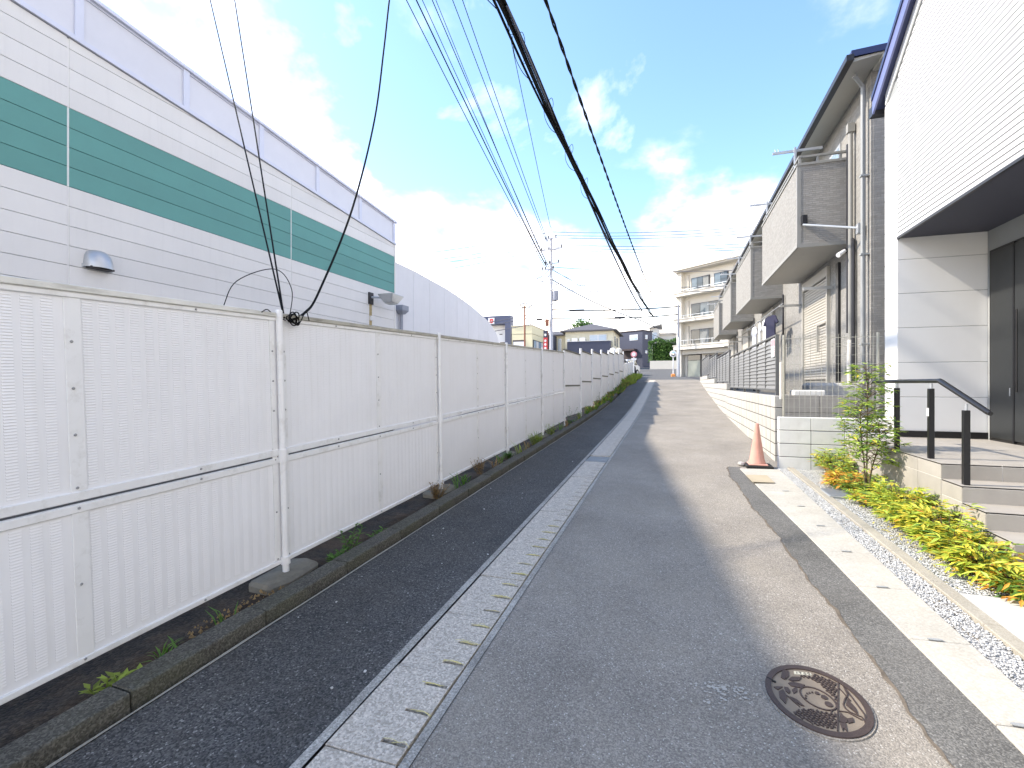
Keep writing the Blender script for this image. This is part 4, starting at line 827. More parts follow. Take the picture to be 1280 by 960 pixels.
for z0, z1, rects in ((9.18, 10.62, ((1.22, 2.98), (3.40, 4.65), (6, 7.7), (8.6, 10.2))), (6.98, 8.42, ((1.22, 3.85), (6, 7.7))), (4.86, 6.22, ((1.18, 3.85), (6, 7.7)))):
    for a, b in rects:
        wd = A('window', 'dark_metal', ap, a, b, .02, .099, z0, z1); n = 3 if b - a > 1.5 else 2
        for k in range(n):
            c0_, c1_ = a + .05 + (b - a - .1) * k / n + .02, a + .05 + (b - a - .1) * (k + 1) / n - .02
            A('pane', ('glass_dark', 'glass_mid', 'glass_dark', 'curtain_dim')[(k * 3 + int(z0)) % 4], wd, c0_, c1_, .0, .019, z0 + .05, z1 - .05)
    for u in (.9, 5.1): A('downpipe', 'apt_trim', ap, u, u + .08, -.02, .099, z1 - 1.4, z1 + .35)
    for u in [1.0 + .9 * k for k in range(12)]: A('rail_post', 'zinc', ap, u, u + .04, -.70, -.66, z0 - .02, z0 + .42)
    A('guard_rail', 'zinc', ap, .4, 13, -.70, -.66, z0 + .42, z0 + .46)
sh = A('shop_opening', 'dark_metal', ap, .86, 2.2, .0, .099, 2.05, 4.1); A('glass', 'glass_dark', sh, .92, 2.14, -.02, -.001, 3.62, 4.04); A('roller_door', 'shop_door', sh, .92, 2.14, -.02, -.001, 2.1, 3.58)
A('garage_opening', 'brown_dark', ap, 2.6, 5.2, .0, .099, 2.05, 4.0)
# ---------------------------------------------------------------- houses and shops behind the fence
def window(p, mt, *r): return bx(*r).build('window', mt, p)
ch = thing('cream_house', (-10.3, 62, 3.4), 'cream two storey house with dark hipped roof behind the stepped fence', 'house')
bx(-13.3, -7.1, 62, 70, 3, 8.4).build('wall', 'cream_house', ch)
def hip(p, x0, x1, y0, y1, z, zr, mt='roof_slate'):
    m = min(x1 - x0, y1 - y0) / 2
    MB().add([(x0, y0, z), (x1, y0, z), (x1, y1, z), (x0, y1, z), (x0, y0, z + .14), (x1, y0, z + .14), (x1, y1, z + .14), (x0, y1, z + .14), (x0 + m, (y0 + m), zr), (x1 - m, y1 - m, zr)], [(0, 3, 2, 1), (0, 1, 5, 4), (1, 2, 6, 5), (2, 3, 7, 6), (3, 0, 4, 7), (4, 5, 8), (5, 6, 9, 8), (6, 7, 9), (7, 4, 8, 9)]).build('roof', mt, p)
hip(ch, -13.9, -6.6, 61.5, 70.5, 8.4, 9.75)
bx(-17.5, -13.3, 63.5, 70, 3, 8.1).build('wing_wall', 'cream_house', ch); hip(ch, -18, -12.6, 63, 70.5, 8.1, 9.0)
b_ = bx(-12.75, -7.35, 60.6, 61.98, 5.2, 7.0).build('balcony', 'navy_house', ch); bx(-12.8, -7.3, 60.55, 62, 7.0, 7.06).build('balcony_rail', 'zinc', b_)
for x0, x1, z0, z1, y in ((-10.1, -7.9, 7.02, 7.95, 61.9), (-13.05, -12.65, 7.0, 7.5, 61.9), (-14.6, -14.1, 5.8, 7.7, 63.4)):
    w_ = bx(x0, x1, y, y + .095, z0, z1).build('window', 'aluminium', ch); bx(x0 + .06, (x0 + x1) / 2 - .03, y - .02, y - .002, z0 + .06, z1 - .06).build('pane', 'glass_sky', w_); bx((x0 + x1) / 2 + .03, x1 - .06, y - .02, y - .002, z0 + .06, z1 - .06).build('pane', 'glass_sky', w_)
for y in (63.5, 66): bx(-7.1, -7.05, y, y + .9, 6.6, 7.8).build('window', 'glass_dark', ch)
bx(-12.3, -11.6, 61.4, 61.95, 7.07, 7.5).build('air_conditioner', 'sign_white', ch); bx(-11.3, -10.6, 61.4, 61.95, 7.07, 7.55).build('air_conditioner', 'sign_white', ch)
nv = thing('navy_house', (-5.8, 73, 4.1), 'dark navy box shaped house with small windows near the junction', 'house')
NO, Na, Nb = (-4.08, 72.2, 0), Vector((-.87, .49, 0)), Vector((.49, .87, 0))
NN = lambda nm, mt, p, *c_: MB().obox(NO, Na, Nb, Ac, *c_).build(nm, mt, p)
NN('wall', 'navy_house', nv, 0, 4.6, 0, 2.6, 3.8, 9.35); NN('roof', 'brown_dark', nv, -.1, 4.8, -.1, 2.7, 9.36, 9.5)
w_ = NN('window', 'sign_white', nv, .75, 2.15, -.05, -.001, 8.05, 8.85); NN('pane', 'glass_sky', w_, .82, 1.42, -.07, -.051, 8.12, 8.78); NN('pane', 'glass_sky', w_, 1.48, 2.08, -.07, -.051, 8.12, 8.78)
for z0, z1, b0, b1 in ((8.2, 8.8, .7, 1.3), (6.1, 6.5, .7, 1.2)): w_ = NN('window', 'sign_white', nv, -.05, -.001, b0, b1, z0, z1); NN('pane', 'glass_sky', w_, -.07, -.051, b0 + .06, b1 - .06, z0 + .06, z1 - .06)
NN('porch_canopy', 'brown_dark', nv, .9, 3.4, -.8, -.001, 6.5, 6.75); NN('garage_door', 'brown_dark', nv, 1, 3.3, -.06, -.001, 4.0, 6.45)
bg_ = thing('beige_house', (-1.5, 79, 4.4), 'pale beige house with a flat roofline behind the clipped hedge', 'house')
bx(-3.2, -1.9, 78, 84, 4, 10.3).build('wall', 'apt_cream', bg_); MB().ext([(-3.4, 77.7, 10.2), (-1.5, 77.7, 10.75), (-1.5, 77.7, 10.95), (-3.4, 77.7, 10.4)], (0, 6, 0)).build('roof', 'concrete_grey', bg_); bx(-1.9, 4, 79, 84, 4, 9.3).build('wing', 'apt_cream', bg_); bx(-2, 4.2, 78.8, 84, 9.3, 9.6).build('wing_roof', 'apt_trim', bg_); bx(-2.9, -2.2, 77.95, 77.99, 8.6, 9.6).build('window', 'glass_sky', bg_)
sg = thing('store_portal', (-21, 58.6, 3.3), 'dark blue portal frame of a store with a white and red logo panel', 'store')
bx(-26, -19.7, 58.5, 59.6, 9.36, 10.45).build('beam', 'store_frame', sg); bx(-20.45, -19.7, 58.5, 59.6, 3, 9.355).build('column', 'store_frame', sg); bx(-26, -20.45, 59.62, 62, 3, 9.6).build('shop_wall', 'store_white', sg)
bx(-22.75, -21.9, 58.44, 58.49, 9.42, 10.2).build('logo_panel', 'sign_white', sg)
lg = MB()
for k in range(16):
    a0, a1 = 2 * math.pi * k / 16, 2 * math.pi * (k + 1) / 16; c_ = Vector((-22.3, 58.43, 9.81)); f = lambda r, a: c_ + Vector((r * math.cos(a), 0, r * math.sin(a)))
    if k % 8 not in (7, 0): lg.ext([f(.12, a0), f(.30, a0), f(.30, a1), f(.12, a1)], (0, -.02, 0))
lg.box(-22.55, -22.05, 58.41, 58.43, 9.77, 9.85); lg.build('logo', 'red_print', sg)
bx(-21.6, -21.2, 59.58, 59.62, 8.1, 8.2).build('lettering', 'dark_metal', sg); bx(-21.5, -20.6, 59.5, 59.62, 6.3, 7.1).build('shop_window', 'glass_dark', sg)
cs = thing('cream_shop', (-17.2, 58, 3.2), 'yellow cream flat roofed shop with a horizontal seam and poster windows', 'shop')
bx(-18.6, -16.05, 55.8, 62.4, 2.8, 7.66).build('wall', 'cream_shop', cs); bx(-18.6, -16.03, 55.78, 62.4, 7.70, 8.66).build('upper_wall', 'cream_shop', cs); bx(-18.7, -15.98, 55.7, 62.5, 8.66, 8.76).build('roof_edge', 'apt_trim', cs)
bx(-18.5, -16.9, 55.74, 55.79, 5.4, 6.95).build('window', 'brown_dark', cs); bx(-18.4, -17.0, 55.70, 55.735, 5.4, 6.75).build('poster', 'sign_white', cs)
for k in range(8): a, b = -18.35 + k * .15, 5.85 + .5 * R.random(); bx(a, a + R.uniform(.07, .13), 55.685, 55.699, b, b + R.uniform(.06, .2)).build('poster_print', 'brown_dark', cs)
if 1: pass; bx(-16.045, -15.98, 56.2, 61, 5.0, 7.0).build('side_window', 'dark_metal', cs)
for k in range(4): bx(-15.98, -15.96, 56.35 + k * 1.15, 57.35 + k * 1.15, 5.1, 6.9).build('side_pane', ('glass_sky', 'curtain')[k % 2], cs)
bx(-16.3, -14.8, 62.4, 66, 3, 8.0).build('dark_annex', 'navy_house', cs)
bs = thing('banner_sign', (-11.25, 43.7, gz(43.7)), 'tall narrow dark red banner sign with white marks beside the utility pole', 'sign')
bx(-11.44, -11.06, 43.65, 43.7, 4.4, 6.6).build('board', 'red_print', bs); bx(-11.44, -11.06, 43.63, 43.649, 5.95, 6.6).build('top_board', 'navy_house', bs)
for z in (6.2, 5.65, 5.3, 4.95): MB().ext([(-11.25 + .11 * math.cos(t), 43.62, z + .13 * math.sin(t)) for t in [i * math.pi / 5 for i in range(10)]], (0, -.01, 0)).build('white_mark', 'sign_white', bs)
MB().tube([(-11.03, 43.7, 2.1), (-11.03, 43.7, 6.7)], .04, 8).build('pole', 'pole_brown', bs)
la = thing('flood_light_pole', (-11.64, 38.28, gz(38.3)), 'brown steel light pole with a ring of flood lights over the fence', 'street light')
MB().tube([(-11.64, 38.28, 2), (-11.64, 38.28, 8.1)], .075, 10).build('pole', 'pole_brown', la, smooth=True)
bx(-12.1, -11.2, 38.23, 38.33, 7.95, 8.03).build('cross_arm', 'dark_metal', la)
for dx, dz in ((-.45, .25), (-.15, .38), (.2, .35), (.35, .0), (-.3, -.02), (.5, .15)):
    MB().ext([(-11.64 + dx - .16, 38.1, 8.02 + dz), (-11.64 + dx + .16, 38.1, 8.02 + dz), (-11.64 + dx + .12, 38.1, 8.02 + dz - .14), (-11.64 + dx - .12, 38.1, 8.02 + dz - .14)], (0, .25, 0)).build('lamp_head', 'zinc', la)
    MB().tube([(-11.64 + dx, 38.25, 8.0 + dz - .05), (-11.64, 38.28, 7.98)], .02, 5).build('lamp_arm', 'dark_metal', la)
# ---------------------------------------------------------------- hedge on its retaining wall
rw = one('hedge_wall', bx(-2.5, 9, 59.4, 59.7, 3.0, 4.35), 'apt_cream', 'low pale retaining wall under the clipped green hedge', 'wall', (3, 59.5, 3.3))
struct('bank', bx(-2.5, 14, 59.7, 78, 3.0, 4.3), 'soil')
def leaf(q, p, d, up, ln, w):
    p, d = Vector(p), Vector(d).normalized(); s_ = d.cross(Vector(up))
    s_ = s_.normalized() * w / 2 if s_.length > 1e-4 else d.orthogonal().normalized() * w / 2
    n_ = s_.cross(d).normalized() * w * .18; m = p + d * ln * .45
    q.add([p, m + s_ + n_, p + d * ln - n_ * .6, m - s_ + n_, m], [(0, 1, 4), (1, 2, 4), (2, 3, 4), (3, 0, 4)])
rv = lambda r_: Vector((r_.gauss(0, 1), r_.gauss(0, 1), r_.gauss(0, 1))).normalized()
hg = thing('hedge', (1.5, 60.5, 4.3), 'dense clipped green hedge on the pale wall across the junction', 'hedge')
rr = random.Random(11); qa, qb = MB(), MB()
for i in range(7500):
    x = rr.uniform(-2.7, 5.5); face = rr.random(); z = rr.uniform(4.25, 6.85)
    y = 59.75 + rr.random() ** 2 * .9 + .35 * math.sin(x * 2.1) * .4 if face < .75 else rr.uniform(59.8, 61.3)
    if face >= .75: z = 6.7 + .2 * math.sin(x * 3) + rr.uniform(-.1, .15)
    if x < -2.2: y = rr.uniform(59.8, 61.3)
    d = rv(rr); d.y -= .5; leaf(qa if rr.random() < .6 else qb, (x, y, z), d, rv(rr), rr.uniform(.14, .26), rr.uniform(.09, .15))
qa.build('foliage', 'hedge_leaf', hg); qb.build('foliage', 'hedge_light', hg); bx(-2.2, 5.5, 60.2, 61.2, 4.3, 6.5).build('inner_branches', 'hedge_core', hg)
def tree(name, loc, h, rx, rz_, n, label, seed, sz=.2):
    t = thing(name, loc, label, 'tree'); r_ = random.Random(seed); x, y, z = loc
    MB().tube([(x, y, z - .2), (x + .1, y, z + h * .4), (x, y + .1, z + h * .8)], [.22, .16, .06], 8).build('trunk', 'bark', t)
    q1, q2, lb = MB(), MB(), MB(); cl_ = []
    for k in range(16):
        a = r_.uniform(0, 6.28); ph = r_.uniform(-.3, 1.3); c_ = Vector((x + rx * .75 * math.cos(a) * math.cos(ph), y + rx * .75 * math.sin(a) * math.cos(ph), z + h - rz_ + rz_ * .8 * math.sin(ph))); cl_.append(c_)
        lb.tube([(x, y, z + h * .5), tuple((Vector((x, y, z + h * .6)) + c_) / 2), tuple(c_)], [.07, .05, .02], 5)
    lb.build('limbs', 'bark', t)
    for i in range(n):
        c_ = r_.choice(cl_); p = c_ + rv(r_) * (r_.random() ** .5) * rx * .42; leaf(q1 if r_.random() < .5 else q2, p, rv(r_), rv(r_), r_.uniform(.7, 1.3) * sz, sz * .6)
    q1.build('crown', 'hedge_leaf', t); q2.build('crown', 'hedge_light', t)
tree('broadleaf_tree', (-13.4, 75, 4.3), 7.0, 2.5, 2.2, 2600, 'round green tree crown showing above the cream house roof', 5, .3)
# ---------------------------------------------------------------- cars, signs, mirror, dishes
def car(loc, rz, paint, label):
    t = thing('parked_car', loc, label, 'car'); t.rotation_euler[2] = rz
    pr = [(-1.9, .35), (-1.95, .75), (-1.75, .95), (-1.25, 1.02), (-.75, 1.50), (.75, 1.53), (1.45, 1.05), (1.85, .92), (1.9, .35)]
    MB().ext([(x, -.75, z) for x, z in pr], (0, 1.5, 0)).build('body', paint, t, local=True, bevel=.08)
    for s_ in (-1, 1): MB().ext([(-1.12, s_ * .755, 1.02), (-.68, s_ * .755, 1.42), (.70, s_ * .755, 1.44), (1.25, s_ * .755, 1.04)], (0, s_ * .01, 0)).build('side_window', 'glass_dark', t, local=True)
    MB().ext([(-1.30, -.62, 1.05), (-1.30, .62, 1.05), (-.83, .56, 1.47), (-.83, -.56, 1.47)], (-.03, 0, .03)).build('windscreen', 'glass_dark', t, local=True); MB().ext([(1.42, -.62, 1.12), (1.42, .62, 1.12), (.84, .56, 1.50), (.84, -.56, 1.50)], (.03, 0, .03)).build('rear_window', 'glass_dark', t, local=True)
    for s_ in (-1, 1): bx(-1.97, -1.90, s_ * .6 - .14, s_ * .6 + .14, .66, .82).build('headlight', 'sign_white', t, local=True)
    for x in (-1.2, 1.2):
        for s_ in (-1, 1):
            w_ = MB().lathe([(.31, -.1), (.31, .1)], n=16).rot(math.pi / 2, 'X').build('wheel', 'tyre', t, local=True); w_.location = (x, s_ * .68, .31); MB().lathe([(.19, -.11), (.17, .11)], n=12).rot(math.pi / 2, 'X').build('rim', 'zinc', w_, local=True)
car((-4.9, 43.3, gz(43.3)), .1, 'car_paint', 'dark parked car showing over the low white fence'); car((-4.3, 46.6, gz(46.6)), 1.2, 'car_white', 'small white parked car in front of the navy house')
rs = thing('stop_sign', (-2.9, 39.62, gz(39.6)), 'round road sign on a white post at the end of the low fence', 'sign')
MB().tube([(-2.9, 39.62, 2.0), (-2.9, 39.62, 4.2)], .035, 8).build('post', 'sign_white', rs); MB().lathe([(.24, 0), (.24, .02)], n=20).rot(math.pi / 2, 'X').build('plate', 'pink_print', rs, local=True).location = (0, -.05, 3.98 - gz(39.6)); MB().lathe([(.15, 0), (.15, .005)], n=20).rot(math.pi / 2, 'X').build('plate_centre', 'sign_white', rs, local=True).location = (0, -.075, 3.98 - gz(39.6)); bx(-3.1, -2.7, 39.57, 39.6, 3.5, 3.68).build('small_plate', 'sign_white', rs)
mi = thing('traffic_mirror', (.1, 42.2, gz(42.2)), 'round traffic mirror on a white post beside the apartment block', 'traffic mirror')
MB().tube([(.1, 42.2, 2.0), (.1, 42.2, 4.3)], .045, 8).build('post', 'sign_white', mi); MB().lathe([(.28, 0), (.28, .03), (.24, .06)], n=20).rot(math.pi / 2, 'X').build('rim', 'sign_white', mi, local=True).location = (0, -.06, 4.1 - gz(42.2)); MB().lathe([(.23, 0), (.17, .03), (.05, .05)], n=20).rot(math.pi / 2, 'X').build('mirror', 'mirror_face', mi, local=True).location = (0, -.10, 4.1 - gz(42.2)); bx(-.08, .28, 42.0, 42.4, 2.0, 2.45).build('base', 'orange_paint', mi, bevel=.05)
for k, (x, y, mt, lb) in enumerate(((-3.5, 30.4, 'sign_white', 'small white round dish above the top of the stepped fence'), (-3.15, 30.6, 'apt_cream', 'small beige round dish above the top of the stepped fence'))):
    d_ = thing('satellite_dish', (x, y, 1.7), lb, 'dish'); MB().tube([(x, y, 1.6), (x, y, 3.6)], .025, 6).build('pole', 'zinc', d_); MB().lathe([(.20, 0), (.15, .05), (.03, .08)], n=18).rot(math.pi / 2, 'X').build('reflector', mt, d_, local=True).location = (0, -.03, 3.66 - 1.7); MB().tube([(x, y - .03, 3.5), (x + .05, y - .25, 3.62)], .01, 5).build('feed_arm', 'zinc', d_)
# ---------------------------------------------------------------- utility pole
up = thing('utility_pole', (-10.5, 42.9, gz(42.9)), 'tall concrete utility pole with cross arms and transformer behind the fence', 'utility pole')
px_, py__ = -10.5, 42.9
MB().tube([(px_, py__, 2), (px_, py__, 14.9)], [.19, .10], 12).build('shaft', 'pole_concrete', up, smooth=True); MB().tube([(px_, py__, 14.8), (px_, py__, 16.05)], .03, 6).build('top_spike', 'pole_concrete', up)
Cd = Vector((.985, -.17, 0))
for z, a, b in ((14.9, -.55, .55), (13.9, -1.0, 1.1), (12.6, -.6, .8), (12.1, -.9, .3)):
    am = MB().obox((px_, py__ - .15, z), Cd, (.17, .985, 0), (0, 0, 1), a, b, -.04, .04, -.04, .04).build('cross_arm', 'porcelain', up)
    for u in (a + .06, (a + b) / 2 - .25, b - .06): c_ = Vector((px_, py__ - .15, z)) + Cd * u; MB().lathe([(.045, 0), (.07, .08), (.05, .1), (.07, .18), (.04, .24)], c_ + Vector((0, 0, .04)), 8).build('insulator', 'dark_metal', am)
for z in (8.9, 10.2, 11.2): MB().tube([(px_, py__, z), (px_, py__, z + .1)], .19, 10).build('band', 'zinc', up)
MB().lathe([(.05, 0), (.26, .04), (.28, .1), (.28, .85), (.2, .92)], (px_ + .42, py__, 9.2), 14).build('transformer', 'pipe_grey', up, smooth=True); bx(px_ - .75, px_ - .6, py__ - .1, py__ + .1, 9.3, 10.0).build('switch_box', 'zinc', up); MB().tube([(px_, py__, 9.25), (px_ + .9, py__, 9.05), (px_ + .95, py__, 9.5)], .03, 6).build('bracket', 'zinc', up)
MB().tube([(px_, py__ - .1, 12.2), (px_ - .7, py__ - .1, 11.6), (px_ - 1.5, py__ - .2, 11.2)], .03, 6).build('jumper', 'grey_cable', up); MB().tube([(px_, py__ - .1, 11.9), (px_ - .4, py__ - .1, 11.1), (px_ - 1.2, py__ - .2, 10.9)], .03, 6).build('jumper', 'grey_cable', up)
bx(px_ - .5, px_ - .2, py__ - .3, py__ - .1, 6.9, 7.5).build('sign_plate', 'pole_brown', up); MB().tube([(px_, py__, 7.5), (px_ - .9, py__ - .3, 7.55)], .03, 6).build('lamp_arm', 'zinc', up); bx(px_ - 1.3, px_ - .8, py__ - .45, py__ - .2, 7.45, 7.6).build('street_lamp', 'dark_metal', up)
p2 = thing('service_pole', (.51, 42.33, gz(42.3)), 'slim pole with dark top and white base in front of the apartment block', 'utility pole')
MB().tube([(.51, 42.33, 2.0), (.51, 42.33, 5.5)], .12, 10).build('base', 'sign_white', p2); MB().tube([(.51, 42.33, 5.5), (.51, 42.33, 8.2)], .07, 8).build('shaft', 'pipe_grey', p2)
# ================================================================ overhead wires
def span(P, Q, sag, n=24, t1=1.0):
    P, Q = Vector(P), Vector(Q); out = []
    for i in range(n + 1):
        t = t1 * i / n; p = P.lerp(Q, t) if t <= 1 else P + (Q - P) * t; p.z -= 4 * sag * t * (1 - t) if t < 1 else 0; out.append(p)
    return out
GW = 'power lines over the fence'
for P, Q, r_, s_ in (((-11.06, 42.69, 12.38), (-4.83, 8.09, 8.96), .011, .15), ((-10.92, 42.74, 12.38), (-4.65, 8.15, 8.96), .016, .16), ((-10.85, 42.76, 12.31), (-4.54, 8.18, 8.96), .009, .2), ((-10.71, 42.81, 12.31), (-4.36, 8.24, 8.96), .011, .14), ((-10.85, 42.76, 14.51), (-3.99, 8.37, 8.96), .010, .1), ((-10.78, 42.79, 14.58), (-3.81, 8.43, 8.96), .010, .1), ((-10.57, 42.86, 15.97), (-3.08, 8.67, 8.96), .009, .1), ((-10.7, 42.8, 12.28), (-4.30, 8.25, 8.98), .008, .3)):
    one('power_line', MB().tube(span(P, Q, s_, 24, 1.6), [r_ * (2.8 - 2.0 * min(1, i / 15)) for i in range(25)], 5), 'black_cable', 'thin dark power line running from the concrete utility pole over the white fence', 'power line', P, GW)
bd = thing('cable_bundle', (-1.42, 40.64, 7.06), 'thick black bundle of lashed cables hanging over the lane', 'cable bundle')
base = span((-1.42, 40.64, 7.06), (-2.21, 6.12, 6.75), .42, 90, 1.45)
rr = random.Random(4)
for k, (dx, dz, r_) in enumerate(((0, 0, .034), (-.045, -.02, .02), (.045, .01, .022), (.0, .045, .016), (.03, -.045, .014), (-.05, .03, .012))):
    a_ = rr.uniform(0, 6)
    MB().tube([Vector(p) + Vector((dx + .02 * math.sin(i * .5 + a_), 0, dz + .025 * math.sin(i * .37 + a_ * 2))) for i, p in enumerate(base)], r_, 6).build('cable', 'black_cable', bd)
hx = []; B2 = [Vector(p) for p in base]
for i in range(len(B2) - 1):
    for j in range(6):
        p = B2[i].lerp(B2[i + 1], j / 6); a_ = (i * 6 + j) * .9; hx.append(p + Vector((.065 * math.cos(a_), 0, .07 * math.sin(a_))))
MB().tube(hx, .004, 3).build('lashing_wire', 'black_cable', bd)
lp_ = MB()
for i in range(52, 90, 3):
    p = B2[i]; s_ = rr.uniform(.10, .2); lp_.tube(smooth([p + Vector((.04, 0, 0)), p + Vector((.10, .05, s_ * .5)), p + Vector((.09, .22, s_ * .4)), p + Vector((.04, .3, 0))], 5), .005, 4); lp_.tube(smooth([p + Vector((-.04, 0, 0)), p + Vector((-.09, .3, -.10)), p + Vector((-.08, .7, -.11)), p + Vector((-.04, 1.1, -.02))], 6), .006, 4)
lp_.build('loose_loops', 'black_cable', bd)
one('pale_cable', MB().tube(span((-2.3, 40.35, 7.55), (-2.12, 6.15, 6.72), .38, 60, 1.0), [.05 - .03 * i / 60 for i in range(61)], 6), 'grey_cable', 'pale grey sheathed cable running alongside the black bundle', 'cable', (-2.3, 40.35, 7.55))
tw = span((-1.11, 40.74, 7.9), (-1.75, 6.8, 7.2), .35, 260, 1.4)
tt = thing('twisted_cable', (-1.11, 40.74, 7.9), 'single twisted black cable right of the thick cable bundle', 'cable')
for ph in (0, math.pi): MB().tube([Vector(p) + Vector((.016 * math.cos(i * 1.1 + ph), 0, .016 * math.sin(i * 1.1 + ph))) for i, p in enumerate(tw)], .015, 5).build('strand', 'black_cable', tt)
for zl, zr in ((15.53, 13.42), (15.24, 13.18), (15.02, 12.94), (14.43, 12.16), (14.14, 11.92), (13.92, 11.74), (12.31, 10.18)):
    one('street_wire', MB().tube(span((-10.4, 42.9, zl), (6.26, 40.03, zr), .25, 16, 1.9), .030, 4), 'grey_cable', 'thin wire crossing above the junction to the right of the utility pole', 'wire', (-10.4, 42.9, zl), 'wires crossing the junction')
for zl, zr in ((10.77, 8.98), (10.25, 8.68)): one('street_cable', MB().tube(span((-10.4, 42.9, zl), (6.26, 40.03, zr), .2, 16, 1.6), .025, 5), 'grey_cable', 'thicker grey cable crossing the junction below the thin wires', 'cable', (-10.4, 42.9, zl), 'cables crossing the junction')
for P, Q, r_ in (((-10.44, 42.9, 8.42), (.63, 42.37, 8.07), .05), ((-10.44, 42.9, 7.61), (.51, 42.33, 7.4), .045)):
    o = one('span_cable', MB().tube(span(P, Q, .18, 24, 1.0), r_, 6), 'black_cable', 'dark low span cable strung between the utility pole and the service pole' , 'cable', P, 'low span cables'); MB().tube([Vector(P).lerp(Vector(Q), t) - Vector((0, 0, .12)) for t in ((.15, .27) if r_ > .046 else (.52, .6))], .09, 8).build('splice_box', 'dark_metal', o)
for P, Q in (((-10.44, 42.9, 8.4), (-22.14, 45.33, 7.43)), ((-10.44, 42.9, 8.1), (-22.2, 45.3, 7.1)), ((-10.44, 42.9, 7.5), (-22.2, 45.3, 6.4))): one('span_cable', MB().tube(span(P, Q, .15, 16, 1.8), .035, 5), 'grey_cable', 'grey cable leaving the utility pole toward the store behind the fence', 'cable', P, 'cables toward the store')
for z1, z2 in ((15.53, 12.8), (14.8, 12.1), (14.43, 11.75), (14.07, 11.05), (11.5, 9.86), (11.13, 9.44)): one('side_wire', MB().tube(span((-10.57, 42.86, z1), (-22.58, 36.75, z2), .2, 12, 2.2), .024, 4), 'grey_cable', 'thin pale wire running left from the utility pole past the arched wall', 'wire', (-10.57, 42.86, z1), 'wires left of the utility pole')
for P, Q, r_ in (((-10.37, 42.92, 12.09), (1.45, 48.97, 5.82), .014), ((-10.37, 42.92, 12.0), (3, 50, 6.4), .012), ((-10.37, 42.92, 11.13), (-2.91, 47.52, 7.73), .028), ((-10.37, 42.92, 10.9), (1.2, 48.5, 5.0), .012)): one('service_drop', MB().tube(span(P, Q, .3, 16, 1.3), r_ * 1.8, 5), 'grey_cable', 'wire sloping down from the utility pole toward the houses across the junction', 'wire', P, 'service drops')
# ================================================================ plants
def sprig(qs, r_, p, d, n, ln, w, spread=.9, droop=.3, wt=None):
    """a twig with leaflets on both sides; qs: list of mesh builders by leaf colour"""
    p = Vector(p); d = Vector(d).normalized(); pos = p.copy(); st_ = ln_t = 0
    for i in range(n):
        pos = pos + d * (ln * .42); d = (d + Vector((0, 0, -droop * .12)) + rv(r_) * .08).normalized()
        for s_ in (-1, 1):
            side = d.cross(Vector((0, 0, 1)))
            side = side.normalized() if side.length > .01 else Vector((1, 0, 0))
            ld = (d * .55 + side * s_ * spread + Vector((0, 0, r_.uniform(-.35, .25)))).normalized()
            leaf(r_.choices(qs, wt)[0], pos, ld, Vector((0, 0, 1)) + rv(r_) * .4, ln * r_.uniform(.7, 1.2), w * r_.uniform(.7, 1.2))
    leaf(r_.choices(qs, wt)[0], pos, d, (0, 0, 1), ln, w); return pos
# tall nandina
nd = thing('nandina_shrub', (2.13, 6.55, gz(6.55)), 'tall slender green nandina shrub in front of the handrail', 'shrub'); rr = random.Random(21)
q1, q2, q3, tw_ = MB(), MB(), MB(), MB(); X, Y, Z = 2.13, 6.55, gz(6.55)
for k, (dx, dy, top) in enumerate(((.05, .12, 1.60), (-.06, .0, 1.15), (.08, -.12, .95))):
    st_ = smooth([(X, Y, Z - .05), (X + dx * .4, Y + dy * .4, Z + top * .4), (X + dx * 1.0, Y + dy, Z + top * .75), (X + dx * .8, Y + dy * 1.2, Z + top)], 6); tw_.tube(st_, [.009 - .005 * i / len(st_) for i in range(len(st_))], 5)
    m = int(top * 44)
    for i in range(m):
        t = .32 + .68 * i / m; c_ = st_[min(len(st_) - 1, int(t * (len(st_) - 1)))]; a_ = i * 2.4 + k; el_ = rr.uniform(.1, .7); l_ = (.34 - .20 * t) * rr.uniform(.7, 1.15)
        d = Vector((math.cos(a_) * math.cos(el_), math.sin(a_) * math.cos(el_), math.sin(el_))); e_ = c_ + d * l_
        tw_.tube([c_, (c_ + e_) / 2 + Vector((0, 0, .02)), e_], .0035, 4)
        for f_ in (.5, .78, 1.0):
            pp = c_.lerp(e_, f_); aa = a_ + rr.uniform(-1.3, 1.3); sprig((q1, q2, q3), rr, pp, (math.cos(aa), math.sin(aa), rr.uniform(-.2, .4)), rr.choice((1, 2, 2)), rr.uniform(.06, .095), .026, .8, .9, (3, 6, .5))
tw_.build('stems', 'bark', nd); q1.build('leaves', 'leaf_green', nd); q2.build('leaves', 'leaf_light', nd); q3.build('leaves', 'leaf_yellow', nd)
